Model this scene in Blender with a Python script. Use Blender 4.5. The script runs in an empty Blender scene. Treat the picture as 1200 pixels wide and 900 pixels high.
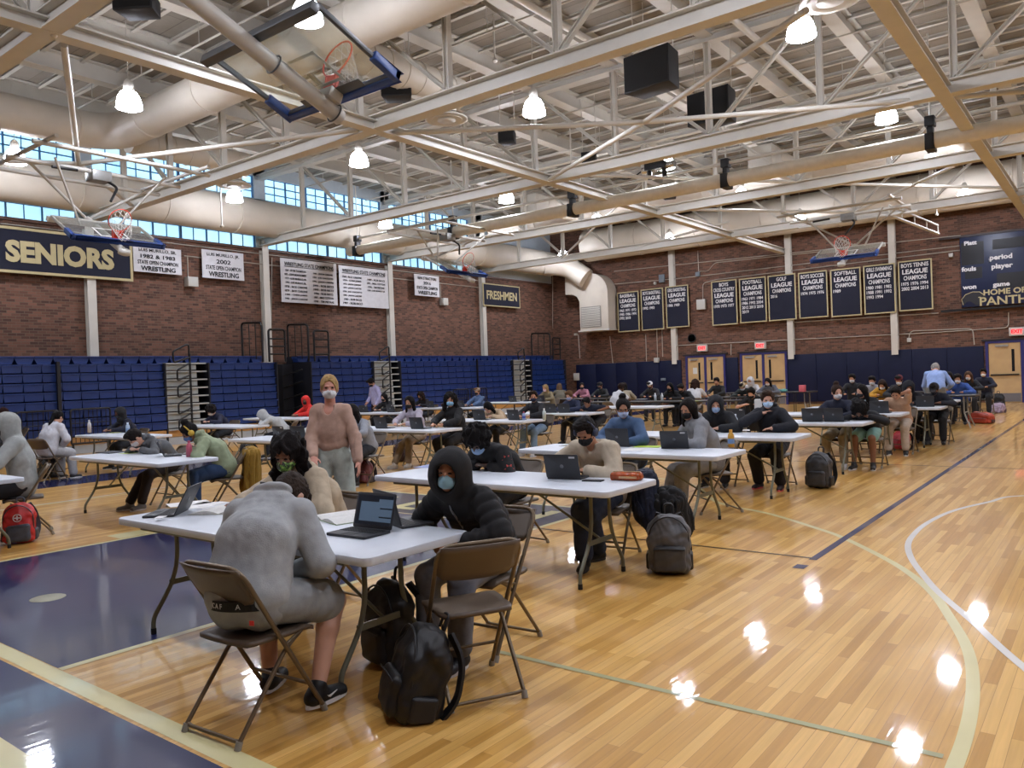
import bpy, bmesh, math, random, time
import numpy as np
from mathutils import Vector, Matrix, Euler
T_START = time.time()
SC = bpy.context.scene
COL = SC.collection
rnd = random.Random(7)
PI = math.pi
def rad(a): return a * PI / 180.0

# ---------------------------------------------------------------- camera model (1200 x 900)
FPX, CAMH = 923.7, 1.57
YAW, PITCH, ROLL = rad(37.765), rad(-0.485), rad(-2.126)
def cam_axes():
    cy, sy = math.cos(YAW), math.sin(YAW)
    f0 = Vector((-sy, cy, 0)); r0 = Vector((cy, sy, 0)); u0 = Vector((0, 0, 1))
    f = math.cos(PITCH) * f0 + math.sin(PITCH) * u0
    u = math.cos(PITCH) * u0 - math.sin(PITCH) * f0
    r = math.cos(ROLL) * r0 + math.sin(ROLL) * u
    u2 = math.cos(ROLL) * u - math.sin(ROLL) * r0
    return r, u2, f
CR, CU, CF = cam_axes()
def ray(x, y): return CF + (x - 600) / FPX * CR - (y - 450) / FPX * CU
def onz(x, y, z=0.0):
    d = ray(x, y); t = (z - CAMH) / d.z; return (d.x * t, d.y * t)
def onx(x, y, X):
    d = ray(x, y); t = X / d.x; return (d.y * t, CAMH + d.z * t)
def ony(x, y, Y):
    d = ray(x, y); t = Y / d.y; return (d.x * t, CAMH + d.z * t)
cam_d = bpy.data.cameras.new('camera'); cam = bpy.data.objects.new('camera', cam_d); COL.objects.link(cam)
cam_d.sensor_fit = 'HORIZONTAL'; cam_d.sensor_width = 36.0; cam_d.lens = 36.0 * FPX / 1200.0
cam_d.clip_end = 200; cam_d.clip_start = 0.05
cam.matrix_world = Matrix(((CR.x, CU.x, -CF.x, 0), (CR.y, CU.y, -CF.y, 0), (CR.z, CU.z, -CF.z, CAMH), (0, 0, 0, 1)))
SC.camera = cam
SC.view_settings.view_transform = 'Standard'; SC.view_settings.look = 'None'
SC.view_settings.gamma = 1.0; SC.view_settings.use_curve_mapping = False
SC.view_settings.exposure = 0.0

# ---------------------------------------------------------------- materials
MATS = {}
def srgb(c):
    if isinstance(c, str):
        c = tuple(int(c[i:i + 2], 16) / 255 for i in (0, 2, 4))
    return tuple((v / 12.92 if v <= 0.04045 else ((v + 0.055) / 1.055) ** 2.4) for v in c) + (1,)
def nd(t, typ, **kw):
    n = t.nodes.new(typ)
    for k, v in kw.items(): setattr(n, k, v)
    return n
def mat(name, col, rough=0.5, metal=0.0, var=0.12, scale=8.0, bump=0.0, bscale=60.0, emit=0.0, alpha=1.0, coat=0.0, spec=0.5, trans=0.0, sheen=0.0):
    if name in MATS: return MATS[name]
    m = bpy.data.materials.new(name); m.use_nodes = True
    t = m.node_tree; b = t.nodes['Principled BSDF']
    c = srgb(col)
    b.inputs['Roughness'].default_value = rough; b.inputs['Metallic'].default_value = metal
    b.inputs['Specular IOR Level'].default_value = spec; b.inputs['Coat Weight'].default_value = coat
    b.inputs['Coat Roughness'].default_value = 0.1
    b.inputs['Alpha'].default_value = alpha; b.inputs['Transmission Weight'].default_value = trans
    b.inputs['Sheen Weight'].default_value = sheen
    tc = nd(t, 'ShaderNodeTexCoord')
    if var > 0:
        n = nd(t, 'ShaderNodeTexNoise'); n.inputs['Scale'].default_value = scale; n.inputs['Detail'].default_value = 4
        t.links.new(tc.outputs['Object'], n.inputs['Vector'])
        r = nd(t, 'ShaderNodeValToRGB')
        lo, hi = 1 - var, 1 + var
        r.color_ramp.elements[0].position = 0.3; r.color_ramp.elements[1].position = 0.7
        r.color_ramp.elements[0].color = tuple(min(1, v * lo) for v in c[:3]) + (1,)
        r.color_ramp.elements[1].color = tuple(min(1, v * hi) for v in c[:3]) + (1,)
        t.links.new(n.outputs['Fac'], r.inputs['Fac']); t.links.new(r.outputs['Color'], b.inputs['Base Color'])
    else:
        b.inputs['Base Color'].default_value = c
    if bump > 0:
        n2 = nd(t, 'ShaderNodeTexNoise'); n2.inputs['Scale'].default_value = bscale; n2.inputs['Detail'].default_value = 5
        t.links.new(tc.outputs['Object'], n2.inputs['Vector'])
        bp = nd(t, 'ShaderNodeBump'); bp.inputs['Strength'].default_value = bump; bp.inputs['Distance'].default_value = 0.02
        t.links.new(n2.outputs['Fac'], bp.inputs['Height']); t.links.new(bp.outputs['Normal'], b.inputs['Normal'])
    if emit > 0:
        b.inputs['Emission Color'].default_value = c; b.inputs['Emission Strength'].default_value = emit
    MATS[name] = m
    return m
def plank_mat():
    m = bpy.data.materials.new('maple_floor'); m.use_nodes = True; t = m.node_tree; b = t.nodes['Principled BSDF']
    tc = nd(t, 'ShaderNodeTexCoord'); sp = nd(t, 'ShaderNodeSeparateXYZ'); cb = nd(t, 'ShaderNodeCombineXYZ')
    t.links.new(tc.outputs['Object'], sp.inputs[0]); t.links.new(sp.outputs['Y'], cb.inputs['X']); t.links.new(sp.outputs['X'], cb.inputs['Y'])
    br = nd(t, 'ShaderNodeTexBrick'); br.offset = 0.37; br.offset_frequency = 2
    br.inputs['Color1'].default_value = (0, 0, 0, 1); br.inputs['Color2'].default_value = (1, 1, 1, 1); br.inputs['Mortar'].default_value = (0.0, 0.0, 0.0, 1)
    br.inputs['Scale'].default_value = 1.0; br.inputs['Mortar Size'].default_value = 0.0012; br.inputs['Brick Width'].default_value = 0.95
    br.inputs['Row Height'].default_value = 0.057; br.inputs['Mortar Smooth'].default_value = 0.3
    t.links.new(cb.outputs[0], br.inputs['Vector'])
    rp = nd(t, 'ShaderNodeValToRGB'); e = rp.color_ramp.elements
    e[0].position = 0.0; e[0].color = srgb('bb8c42'); e[1].position = 1.0; e[1].color = srgb('e6ba6e')
    for p, c in ((0.3, 'cf9f52'), (0.65, 'd8ab5e')):
        q = e.new(p); q.color = srgb(c)
    t.links.new(br.outputs['Color'], rp.inputs['Fac'])
    mp = nd(t, 'ShaderNodeMapping'); mp.inputs['Scale'].default_value = (0.6, 14, 1)
    t.links.new(cb.outputs[0], mp.inputs['Vector'])
    n = nd(t, 'ShaderNodeTexNoise'); n.inputs['Scale'].default_value = 3.0; n.inputs['Detail'].default_value = 6; n.inputs['Distortion'].default_value = 0.6
    t.links.new(mp.outputs[0], n.inputs['Vector'])
    g = nd(t, 'ShaderNodeValToRGB'); g.color_ramp.elements[0].position = 0.3; g.color_ramp.elements[1].position = 0.75
    g.color_ramp.elements[0].color = (0.88, 0.85, 0.80, 1); g.color_ramp.elements[1].color = (1.08, 1.06, 1.04, 1)
    t.links.new(n.outputs['Fac'], g.inputs['Fac'])
    mx = nd(t, 'ShaderNodeMix', data_type='RGBA', blend_type='MULTIPLY'); mx.inputs['Factor'].default_value = 1.0
    t.links.new(rp.outputs['Color'], mx.inputs[6]); t.links.new(g.outputs['Color'], mx.inputs[7])
    gap = nd(t, 'ShaderNodeMix', data_type='RGBA'); gap.inputs[7].default_value = srgb('ab7f45')
    t.links.new(br.outputs['Fac'], gap.inputs['Factor']); t.links.new(mx.outputs[2], gap.inputs[6])
    t.links.new(gap.outputs[2], b.inputs['Base Color'])
    b.inputs['Roughness'].default_value = 0.4; b.inputs['Specular IOR Level'].default_value = 0.25; b.inputs['Coat Weight'].default_value = 0.7; b.inputs['Coat Roughness'].default_value = 0.05
    n3 = nd(t, 'ShaderNodeTexNoise'); n3.inputs['Scale'].default_value = 2.2; n3.inputs['Detail'].default_value = 3
    mp3 = nd(t, 'ShaderNodeMapping'); mp3.inputs['Scale'].default_value = (0.7, 6, 1)
    t.links.new(cb.outputs[0], mp3.inputs['Vector']); t.links.new(mp3.outputs[0], n3.inputs['Vector'])
    bp = nd(t, 'ShaderNodeBump'); bp.inputs['Strength'].default_value = 0.045; bp.inputs['Distance'].default_value = 0.02
    t.links.new(n3.outputs['Fac'], bp.inputs['Height'])
    t.links.new(bp.outputs['Normal'], b.inputs['Coat Normal'])
    return m
def paint_mat(name, col, var=0.06):
    m = mat(name, col, rough=0.4, var=var, scale=2.0, coat=0.75, spec=0.25)
    b = m.node_tree.nodes['Principled BSDF']; b.inputs['Coat Roughness'].default_value = 0.05
    t = m.node_tree
    tc = nd(t, 'ShaderNodeTexCoord'); mp3 = nd(t, 'ShaderNodeMapping'); mp3.inputs['Scale'].default_value = (6, 0.7, 1)
    n3 = nd(t, 'ShaderNodeTexNoise'); n3.inputs['Scale'].default_value = 2.2; n3.inputs['Detail'].default_value = 3
    t.links.new(tc.outputs['Object'], mp3.inputs['Vector']); t.links.new(mp3.outputs[0], n3.inputs['Vector'])
    bp = nd(t, 'ShaderNodeBump'); bp.inputs['Strength'].default_value = 0.045; bp.inputs['Distance'].default_value = 0.02
    t.links.new(n3.outputs['Fac'], bp.inputs['Height']); t.links.new(bp.outputs['Normal'], b.inputs['Coat Normal'])
    return m
def brick_mat(axis):
    m = bpy.data.materials.new('brick_' + axis); m.use_nodes = True; t = m.node_tree; b = t.nodes['Principled BSDF']
    tc = nd(t, 'ShaderNodeTexCoord'); sp = nd(t, 'ShaderNodeSeparateXYZ'); cb = nd(t, 'ShaderNodeCombineXYZ')
    t.links.new(tc.outputs['Object'], sp.inputs[0]); t.links.new(sp.outputs[axis], cb.inputs['X']); t.links.new(sp.outputs['Z'], cb.inputs['Y'])
    br = nd(t, 'ShaderNodeTexBrick')
    br.inputs['Color1'].default_value = (0, 0, 0, 1); br.inputs['Color2'].default_value = (1, 1, 1, 1)
    br.inputs['Scale'].default_value = 1.0; br.inputs['Mortar Size'].default_value = 0.006; br.inputs['Brick Width'].default_value = 0.21
    br.inputs['Row Height'].default_value = 0.075
    t.links.new(cb.outputs[0], br.inputs['Vector'])
    rp = nd(t, 'ShaderNodeValToRGB'); e = rp.color_ramp.elements
    e[0].position = 0.0; e[0].color = srgb('462f25'); e[1].position = 1.0; e[1].color = srgb('775241')
    q = e.new(0.5); q.color = srgb('624233')
    t.links.new(br.outputs['Color'], rp.inputs['Fac'])
    n = nd(t, 'ShaderNodeTexNoise'); n.inputs['Scale'].default_value = 0.6; n.inputs['Detail'].default_value = 5
    t.links.new(cb.outputs[0], n.inputs['Vector'])
    g = nd(t, 'ShaderNodeValToRGB'); g.color_ramp.elements[0].color = (0.8, 0.8, 0.8, 1); g.color_ramp.elements[1].color = (1.15, 1.1, 1.1, 1)
    t.links.new(n.outputs['Fac'], g.inputs['Fac'])
    mx = nd(t, 'ShaderNodeMix', data_type='RGBA', blend_type='MULTIPLY'); mx.inputs['Factor'].default_value = 1.0
    t.links.new(rp.outputs['Color'], mx.inputs[6]); t.links.new(g.outputs['Color'], mx.inputs[7])
    gap = nd(t, 'ShaderNodeMix', data_type='RGBA'); gap.inputs[7].default_value = srgb('6a5848')
    t.links.new(br.outputs['Fac'], gap.inputs['Factor']); t.links.new(mx.outputs[2], gap.inputs[6])
    t.links.new(gap.outputs[2], b.inputs['Base Color']); b.inputs['Roughness'].default_value = 0.8
    bp = nd(t, 'ShaderNodeBump'); bp.inputs['Strength'].default_value = 0.5; bp.inputs['Distance'].default_value = 0.01; bp.invert = True
    t.links.new(br.outputs['Fac'], bp.inputs['Height']); t.links.new(bp.outputs['Normal'], b.inputs['Normal'])
    return m
def deck_mat():
    m = bpy.data.materials.new('fibre_roof_deck'); m.use_nodes = True; t = m.node_tree; b = t.nodes['Principled BSDF']
    tc = nd(t, 'ShaderNodeTexCoord')
    br = nd(t, 'ShaderNodeTexBrick'); br.inputs['Scale'].default_value = 1.0; br.inputs['Brick Width'].default_value = 2.32; br.inputs['Row Height'].default_value = 0.81
    br.inputs['Mortar Size'].default_value = 0.012; br.offset = 0.5
    br.inputs['Color1'].default_value = srgb('837c72'); br.inputs['Color2'].default_value = srgb('989186'); br.inputs['Mortar'].default_value = srgb('777066')
    t.links.new(tc.outputs['Object'], br.inputs['Vector'])
    n = nd(t, 'ShaderNodeTexNoise'); n.inputs['Scale'].default_value = 1.3; n.inputs['Detail'].default_value = 8; n.inputs['Roughness'].default_value = 0.7
    t.links.new(tc.outputs['Object'], n.inputs['Vector'])
    g = nd(t, 'ShaderNodeValToRGB'); g.color_ramp.elements[0].position = 0.3; g.color_ramp.elements[1].position = 0.7
    g.color_ramp.elements[0].color = (0.84, 0.83, 0.81, 1); g.color_ramp.elements[1].color = (1.1, 1.1, 1.1, 1)
    t.links.new(n.outputs['Fac'], g.inputs['Fac'])
    mx = nd(t, 'ShaderNodeMix', data_type='RGBA', blend_type='MULTIPLY'); mx.inputs['Factor'].default_value = 1.0
    t.links.new(br.outputs['Color'], mx.inputs[6]); t.links.new(g.outputs['Color'], mx.inputs[7])
    t.links.new(mx.outputs[2], b.inputs['Base Color']); b.inputs['Roughness'].default_value = 0.9
    return m
def glass_mat():
    m = bpy.data.materials.new('clear_backboard_glass'); m.use_nodes = True; t = m.node_tree
    t.nodes.remove(t.nodes['Principled BSDF'])
    tr = nd(t, 'ShaderNodeBsdfTransparent'); tr.inputs[0].default_value = (0.90, 0.93, 0.92, 1)
    gl = nd(t, 'ShaderNodeBsdfGlossy'); gl.inputs['Roughness'].default_value = 0.05
    df = nd(t, 'ShaderNodeBsdfDiffuse'); df.inputs[0].default_value = (0.7, 0.72, 0.72, 1)
    m1 = nd(t, 'ShaderNodeMixShader'); m1.inputs[0].default_value = 0.09; m2 = nd(t, 'ShaderNodeMixShader')
    n = nd(t, 'ShaderNodeTexNoise'); n.inputs['Scale'].default_value = 2.5; n.inputs['Detail'].default_value = 6
    r = nd(t, 'ShaderNodeMapRange'); r.inputs[1].default_value = 0.4; r.inputs[2].default_value = 0.8; r.inputs[3].default_value = 0.04; r.inputs[4].default_value = 0.2
    t.links.new(n.outputs['Fac'], r.inputs[0]); t.links.new(r.outputs[0], m2.inputs[0])
    t.links.new(tr.outputs[0], m1.inputs[1]); t.links.new(gl.outputs[0], m1.inputs[2])
    t.links.new(m1.outputs[0], m2.inputs[1]); t.links.new(df.outputs[0], m2.inputs[2])
    t.links.new(m2.outputs[0], t.nodes['Material Output'].inputs[0])
    return m

# ---------------------------------------------------------------- objects
def link(name, me, parent=None, m=None, loc=None, rot=None):
    o = bpy.data.objects.new(name, me); COL.objects.link(o)
    if parent is not None: o.parent = parent
    if loc is not None: o.location = loc
    if rot is not None: o.rotation_euler = rot
    if m is not None and me is not None:
        if not me.materials: me.materials.append(m)
    return o
def tag(o, label=None, cat=None, group=None, kind=None):
    if label: o['label'] = label
    if cat: o['category'] = cat
    if group: o['group'] = group
    if kind: o['kind'] = kind
    return o
def thing(name, label, cat, loc=(0, 0, 0), rz=0.0, group=None):
    return tag(link(name, None, loc=loc, rot=(0, 0, rz)), label, cat, group)
def lab(o, s): o['label'] = s; return o
def dup(root, loc=None, rz=None, label=None, group=None):
    def cp(o, par):
        c = o.copy(); COL.objects.link(c)
        if par is not None: c.parent = par
        for ch in list(o.children): cp(ch, c)
        return c
    r = cp(root, None)
    if loc is not None: r.location = loc
    if rz is not None: r.rotation_euler = (0, 0, rz)
    if label: r['label'] = label
    if group: r['group'] = group
    return r
def struct(o): o['kind'] = 'structure'; return o

def fillet(pts, r, n=6):
    P = [Vector(p) for p in pts]; out = [P[0]]
    for i in range(1, len(P) - 1):
        a, b, c = P[i - 1], P[i], P[i + 1]
        d1 = (a - b); d2 = (c - b); rr = min(r, d1.length * 0.49, d2.length * 0.49)
        p0 = b + d1.normalized() * rr; p1 = b + d2.normalized() * rr
        for k in range(n + 1):
            t = k / n; out.append((1 - t) ** 2 * p0 + 2 * t * (1 - t) * b + t * t * p1)
    out.append(P[-1]); return out

class MB:
    def __init__(s): s.v = []; s.f = []; s.sm = []; s.mi = []; s.cur = 0
    def _add(s, vs, fs, smooth=False):
        b = len(s.v); s.v.extend([tuple(v) for v in vs])
        for f in fs: s.f.append([b + i for i in f]); s.sm.append(smooth); s.mi.append(s.cur)
        return s
    def box(s, x0, x1, y0, y1, z0, z1):
        return s._add([(x0, y0, z0), (x1, y0, z0), (x1, y1, z0), (x0, y1, z0), (x0, y0, z1), (x1, y0, z1), (x1, y1, z1), (x0, y1, z1)],
                      [(0, 3, 2, 1), (4, 5, 6, 7), (0, 1, 5, 4), (1, 2, 6, 5), (2, 3, 7, 6), (3, 0, 4, 7)])
    def obox(s, M, x0, x1, y0, y1, z0, z1):
        vs = [(x0, y0, z0), (x1, y0, z0), (x1, y1, z0), (x0, y1, z0), (x0, y0, z1), (x1, y0, z1), (x1, y1, z1), (x0, y1, z1)]
        return s._add([M @ Vector(v) for v in vs], [(0, 3, 2, 1), (4, 5, 6, 7), (0, 1, 5, 4), (1, 2, 6, 5), (2, 3, 7, 6), (3, 0, 4, 7)])
    def beam(s, a, b, w, h, up=(0, 0, 1)):
        a, b = Vector(a), Vector(b); d = (b - a); L = d.length; d.normalize(); u = Vector(up)
        if abs(d.dot(u)) > 0.99: u = Vector((0, 1, 0))
        x = d.cross(u).normalized(); z = x.cross(d)
        M = Matrix(((x.x, d.x, z.x, a.x), (x.y, d.y, z.y, a.y), (x.z, d.z, z.z, a.z), (0, 0, 0, 1)))
        return s.obox(M, -w / 2, w / 2, 0, L, -h / 2, h / 2)
    def ibeam(s, a, b, w, h, t=0.02, up=(0, 0, 1)):
        a, b = Vector(a), Vector(b); u = Vector(up)
        off = u * (h / 2 - t / 2)
        s.beam(a + off, b + off, w, t, up); s.beam(a - off, b - off, w, t, up); return s.beam(a, b, t, h - 2 * t, up)
    def tube(s, pts, r, seg=8, cap=True, closed=False):
        P = [Vector(p) for p in pts]; n = len(P); rs = r if isinstance(r, (list, tuple)) else [r] * n
        T = []
        for i in range(n):
            if closed: t = P[(i + 1) % n] - P[i - 1]
            else: t = P[min(i + 1, n - 1)] - P[max(i - 1, 0)]
            T.append(t.normalized())
        u = Vector((0, 0, 1)) if abs(T[0].z) < 0.9 else Vector((1, 0, 0))
        N = (u - T[0] * u.dot(T[0])).normalized(); vs = []
        for i in range(n):
            N = (N - T[i] * N.dot(T[i])).normalized(); B = T[i].cross(N)
            for k in range(seg):
                a = 2 * PI * k / seg; vs.append(P[i] + (N * math.cos(a) + B * math.sin(a)) * rs[i])
        fs = []
        for i in range(n if closed else n - 1):
            j = (i + 1) % n
            for k in range(seg):
                k2 = (k + 1) % seg; fs.append((i * seg + k, i * seg + k2, j * seg + k2, j * seg + k))
        s._add(vs, fs, True)
        if cap and not closed:
            s._add(vs[:seg], [tuple(reversed(range(seg)))]); s._add(vs[-seg:], [tuple(range(seg))])
        return s
    def ring(s, c, R, r, seg=28, rseg=8, M=None):
        pts = [(Vector((R * math.cos(2 * PI * k / seg), R * math.sin(2 * PI * k / seg), 0))) for k in range(seg)]
        if M is not None: pts = [M @ p for p in pts]
        return s.tube([p + Vector(c) for p in pts], r, rseg, closed=True)
    def lathe(s, prof, seg=20, M=None, smooth=True):
        M = M or Matrix.Identity(4); vs = []; n = len(prof)
        for (r, z) in prof:
            for k in range(seg):
                a = 2 * PI * k / seg; vs.append(M @ Vector((r * math.cos(a), r * math.sin(a), z)))
        fs = []
        for i in range(n - 1):
            for k in range(seg):
                k2 = (k + 1) % seg; fs.append((i * seg + k, i * seg + k2, (i + 1) * seg + k2, (i + 1) * seg + k))
        s._add(vs, fs, smooth)
        if prof[0][0] > 1e-6: s._add(vs[:seg], [tuple(reversed(range(seg)))])
        if prof[-1][0] > 1e-6: s._add(vs[-seg:], [tuple(range(seg))])
        return s
    def prism(s, out, z0, z1, M=None):
        M = M or Matrix.Identity(4); n = len(out)
        vs = [M @ Vector((x, y, z0)) for x, y in out] + [M @ Vector((x, y, z1)) for x, y in out]
        fs = [tuple(reversed(range(n))), tuple(range(n, 2 * n))] + [(i, (i + 1) % n, n + (i + 1) % n, n + i) for i in range(n)]
        return s._add(vs, fs)
    def mesh(s, name, mats, bevel=0.0, bseg=2):
        me = bpy.data.meshes.new(name); me.from_pydata(s.v, [], s.f)
        for m in (mats if isinstance(mats, (list, tuple)) else [mats]): me.materials.append(m)
        me.polygons.foreach_set('use_smooth', s.sm); me.polygons.foreach_set('material_index', s.mi)
        me.validate()
        if bevel > 0:
            bm = bmesh.new(); bm.from_mesh(me)
            bmesh.ops.remove_doubles(bm, verts=bm.verts, dist=1e-6)
            es = [e for e in bm.edges if len(e.link_faces) == 2 and e.calc_face_angle(0) > 0.5]
            bmesh.ops.bevel(bm, geom=es, offset=bevel, segments=bseg, affect='EDGES', profile=0.5, clamp_overlap=True)
            for f in bm.faces: f.smooth = True
            bm.to_mesh(me); bm.free()
            try: me.set_sharp_from_angle(angle=0.7)
            except Exception: pass
        return me
    def build(s, name, mats, parent=None, bevel=0.0, loc=None, rot=None, bseg=2):
        return link(name, s.mesh(name, mats, bevel, bseg), parent, loc=loc, rot=rot)
def rrect(w, h, r, n=5, cx=0, cy=0):
    out = []
    for (sx, sy, a0) in ((1, 1, 0), (-1, 1, 90), (-1, -1, 180), (1, -1, 270)):
        for k in range(n + 1):
            a = rad(a0 + 90 * k / n); out.append((cx + sx * (w / 2 - r) + r * math.cos(a), cy + sy * (h / 2 - r) + r * math.sin(a)))
    return out
TXT = {}
def text_me(s, size, bold=0.0, depth=0.004, width=1.0, spacing=1.0, align='CENTER'):
    key = (s, size, bold, depth, width, spacing, align)
    if key in TXT: return TXT[key].copy()
    c = bpy.data.curves.new('t', 'FONT'); c.body = s; c.size = size; c.offset = bold; c.extrude = depth; c.align_x = align; c.align_y = 'CENTER'
    c.space_character = spacing; c.resolution_u = 3
    o = bpy.data.objects.new('t', c); COL.objects.link(o)
    bpy.context.view_layer.update()
    me = bpy.data.meshes.new_from_object(o.evaluated_get(bpy.context.evaluated_depsgraph_get()))
    bpy.data.objects.remove(o)
    me.transform(Matrix.Diagonal((width, 1, 1, 1)))
    TXT[key] = me.copy()
    return me
# ---------------------------------------------------------------- smooth bodies: signed distance volumes meshed with surface nets
def V3(*a): return np.array(a if len(a) == 3 else a[0], dtype=np.float64)
class Vol:
    def __init__(s, lo, hi, h):
        s.h = h; s.lo = V3(lo) - 3 * h; n = np.ceil((V3(hi) - s.lo) / h).astype(int) + 4
        s.n = n; s.D = np.full(tuple(n), 0.3, np.float32)
        s.ax = [(s.lo[i] + h * np.arange(n[i])).astype(np.float32) for i in range(3)]
    def sub(s, lo, hi, m):
        a = np.maximum(((V3(lo) - m - s.lo) / s.h).astype(int), 0); b = np.minimum(((V3(hi) + m - s.lo) / s.h).astype(int) + 2, s.n)
        if np.any(b <= a): return None, None
        sl = tuple(slice(int(a[i]), int(b[i])) for i in range(3))
        return sl, (s.ax[0][sl[0]][:, None, None], s.ax[1][sl[1]][None, :, None], s.ax[2][sl[2]][None, None, :])
    def comb(s, sl, d, k, mode):
        D = s.D[sl]
        if mode == 'u':
            if k > 0:
                h = np.clip(0.5 + 0.5 * (D - d) / k, 0, 1); s.D[sl] = D * (1 - h) + d * h - k * h * (1 - h)
            else: s.D[sl] = np.minimum(D, d)
        elif mode == 'c':
            d = -d
            if k > 0:
                h = np.clip(0.5 - 0.5 * (D - d) / k, 0, 1); s.D[sl] = D * (1 - h) + d * h + k * h * (1 - h)
            else: s.D[sl] = np.maximum(D, d)
    def cone(s, a, b, ra, rb, k=0.02, mode='u', quilt=0.0, qn=5, flat=None):
        a, b = V3(a), V3(b); R = max(ra, rb)
        sl, g = s.sub(np.minimum(a, b) - R, np.maximum(a, b) + R, k + 3 * s.h + quilt)
        if sl is None: return s
        ab = b - a; L2 = max(float(ab @ ab), 1e-9)
        px, py, pz = g[0] - a[0], g[1] - a[1], g[2] - a[2]
        t = np.clip((px * ab[0] + py * ab[1] + pz * ab[2]) / L2, 0, 1)
        r = ra + (rb - ra) * t
        if quilt: r = r + quilt * (np.abs(np.sin(t * PI * qn)) - 0.5)
        d = np.sqrt((px - t * ab[0]) ** 2 + (py - t * ab[1]) ** 2 + (pz - t * ab[2]) ** 2) - r
        s.comb(sl, d.astype(np.float32), k, mode); return s
    def ell(s, c, r, R=None, k=0.02, mode='u'):
        c, r = V3(c), V3(r); m = float(r.max())
        sl, g = s.sub(c - m, c + m, k + 3 * s.h)
        if sl is None: return s
        p = [g[0] - c[0], g[1] - c[1], g[2] - c[2]]
        if R is not None: p = [p[0] * R[0][i] + p[1] * R[1][i] + p[2] * R[2][i] for i in range(3)]
        q = [p[i] / r[i] for i in range(3)]
        k0 = np.sqrt(q[0] ** 2 + q[1] ** 2 + q[2] ** 2) + 1e-6
        k1 = np.sqrt((q[0] / r[0]) ** 2 + (q[1] / r[1]) ** 2 + (q[2] / r[2]) ** 2) + 1e-6
        s.comb(sl, (k0 * (k0 - 1) / k1).astype(np.float32), k, mode); return s
    def rbox(s, c, e, r, R=None, k=0.0, mode='u'):
        c, e = V3(c), V3(e); m = float(np.linalg.norm(e)) + r
        sl, g = s.sub(c - m, c + m, k + 3 * s.h)
        if sl is None: return s
        p = [g[0] - c[0], g[1] - c[1], g[2] - c[2]]
        if R is not None: p = [p[0] * R[0][i] + p[1] * R[1][i] + p[2] * R[2][i] for i in range(3)]
        q = [np.abs(p[i]) - (e[i] - r) for i in range(3)]
        d = np.sqrt(np.maximum(q[0], 0) ** 2 + np.maximum(q[1], 0) ** 2 + np.maximum(q[2], 0) ** 2) + np.minimum(np.maximum(np.maximum(q[0], q[1]), q[2]), 0) - r
        s.comb(sl, d.astype(np.float32), k, mode); return s
    def half(s, p, n, k=0.0):      # keeps the side n points away from
        n = V3(n); n = n / np.linalg.norm(n); p = V3(p)
        d = (s.ax[0][:, None, None] - p[0]) * n[0] + (s.ax[1][None, :, None] - p[1]) * n[1] + (s.ax[2][None, None, :] - p[2]) * n[2]
        s.D = np.maximum(s.D, d.astype(np.float32)); return s
    def noise(s, amp, f, seed=0, aniso=(1, 1, 1), ridge=False):
        rr = np.random.default_rng(seed); X, Y, Z = s.ax[0][:, None, None] * aniso[0], s.ax[1][None, :, None] * aniso[1], s.ax[2][None, None, :] * aniso[2]
        m = np.abs(s.D) < 0.03
        w = np.zeros(s.D.shape, np.float32)
        wx = np.sin(Y * f * 0.7 + rr.uniform(0, 6)) + np.sin(Z * f * 0.6 + rr.uniform(0, 6)); wz = np.sin(X * f * 0.8 + rr.uniform(0, 6)) + np.sin(Y * f * 0.5 + rr.uniform(0, 6))
        for q in range(3):
            a = rr.normal(0, 1, 3); a = a / np.linalg.norm(a) * f * (1 + 0.7 * q)
            u_ = np.sin(a[0] * X + a[1] * Y + a[2] * Z + 1.3 * wx + 1.1 * wz + rr.uniform(0, 6))
            w += ((u_ if not ridge else 1.1 - 2.2 * np.sqrt(np.abs(u_))) / (1 + 0.6 * q)).astype(np.float32)
        s.D = np.where(m, s.D + amp * w, s.D); return s
    def mesh(s, name, m):
        D = s.D; h = s.h; S = D < 0
        c = np.zeros((D.shape[0] - 1, D.shape[1] - 1, D.shape[2] - 1), np.uint8)
        for i in (0, 1):
            for j in (0, 1):
                for k in (0, 1): c += S[i:D.shape[0] - 1 + i, j:D.shape[1] - 1 + j, k:D.shape[2] - 1 + k]
        act = (c > 0) & (c < 8)
        idx = np.full(act.shape, -1, np.int32); I = np.argwhere(act); N = len(I)
        if N == 0: return bpy.data.meshes.new(name)
        idx[act] = np.arange(N)
        cv = np.zeros((8, N), np.float32); off = [(i, j, k) for i in (0, 1) for j in (0, 1) for k in (0, 1)]
        for q, (i, j, k) in enumerate(off): cv[q] = D[I[:, 0] + i, I[:, 1] + j, I[:, 2] + k]
        acc = np.zeros((N, 3)); cnt = np.zeros(N)
        for q, a in enumerate(off):
            for ax in range(3):
                if a[ax]: continue
                b = list(a); b[ax] = 1; p = off.index(tuple(b))
                x = (cv[q] < 0) != (cv[p] < 0)
                t = np.where(x, cv[q] / np.where(x, cv[q] - cv[p], 1), 0)
                pt = np.tile(np.array(a, float), (N, 1)); pt[:, ax] = t
                acc += pt * x[:, None]; cnt += x
        P = s.lo + h * (I + acc / cnt[:, None])
        F = []
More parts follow.
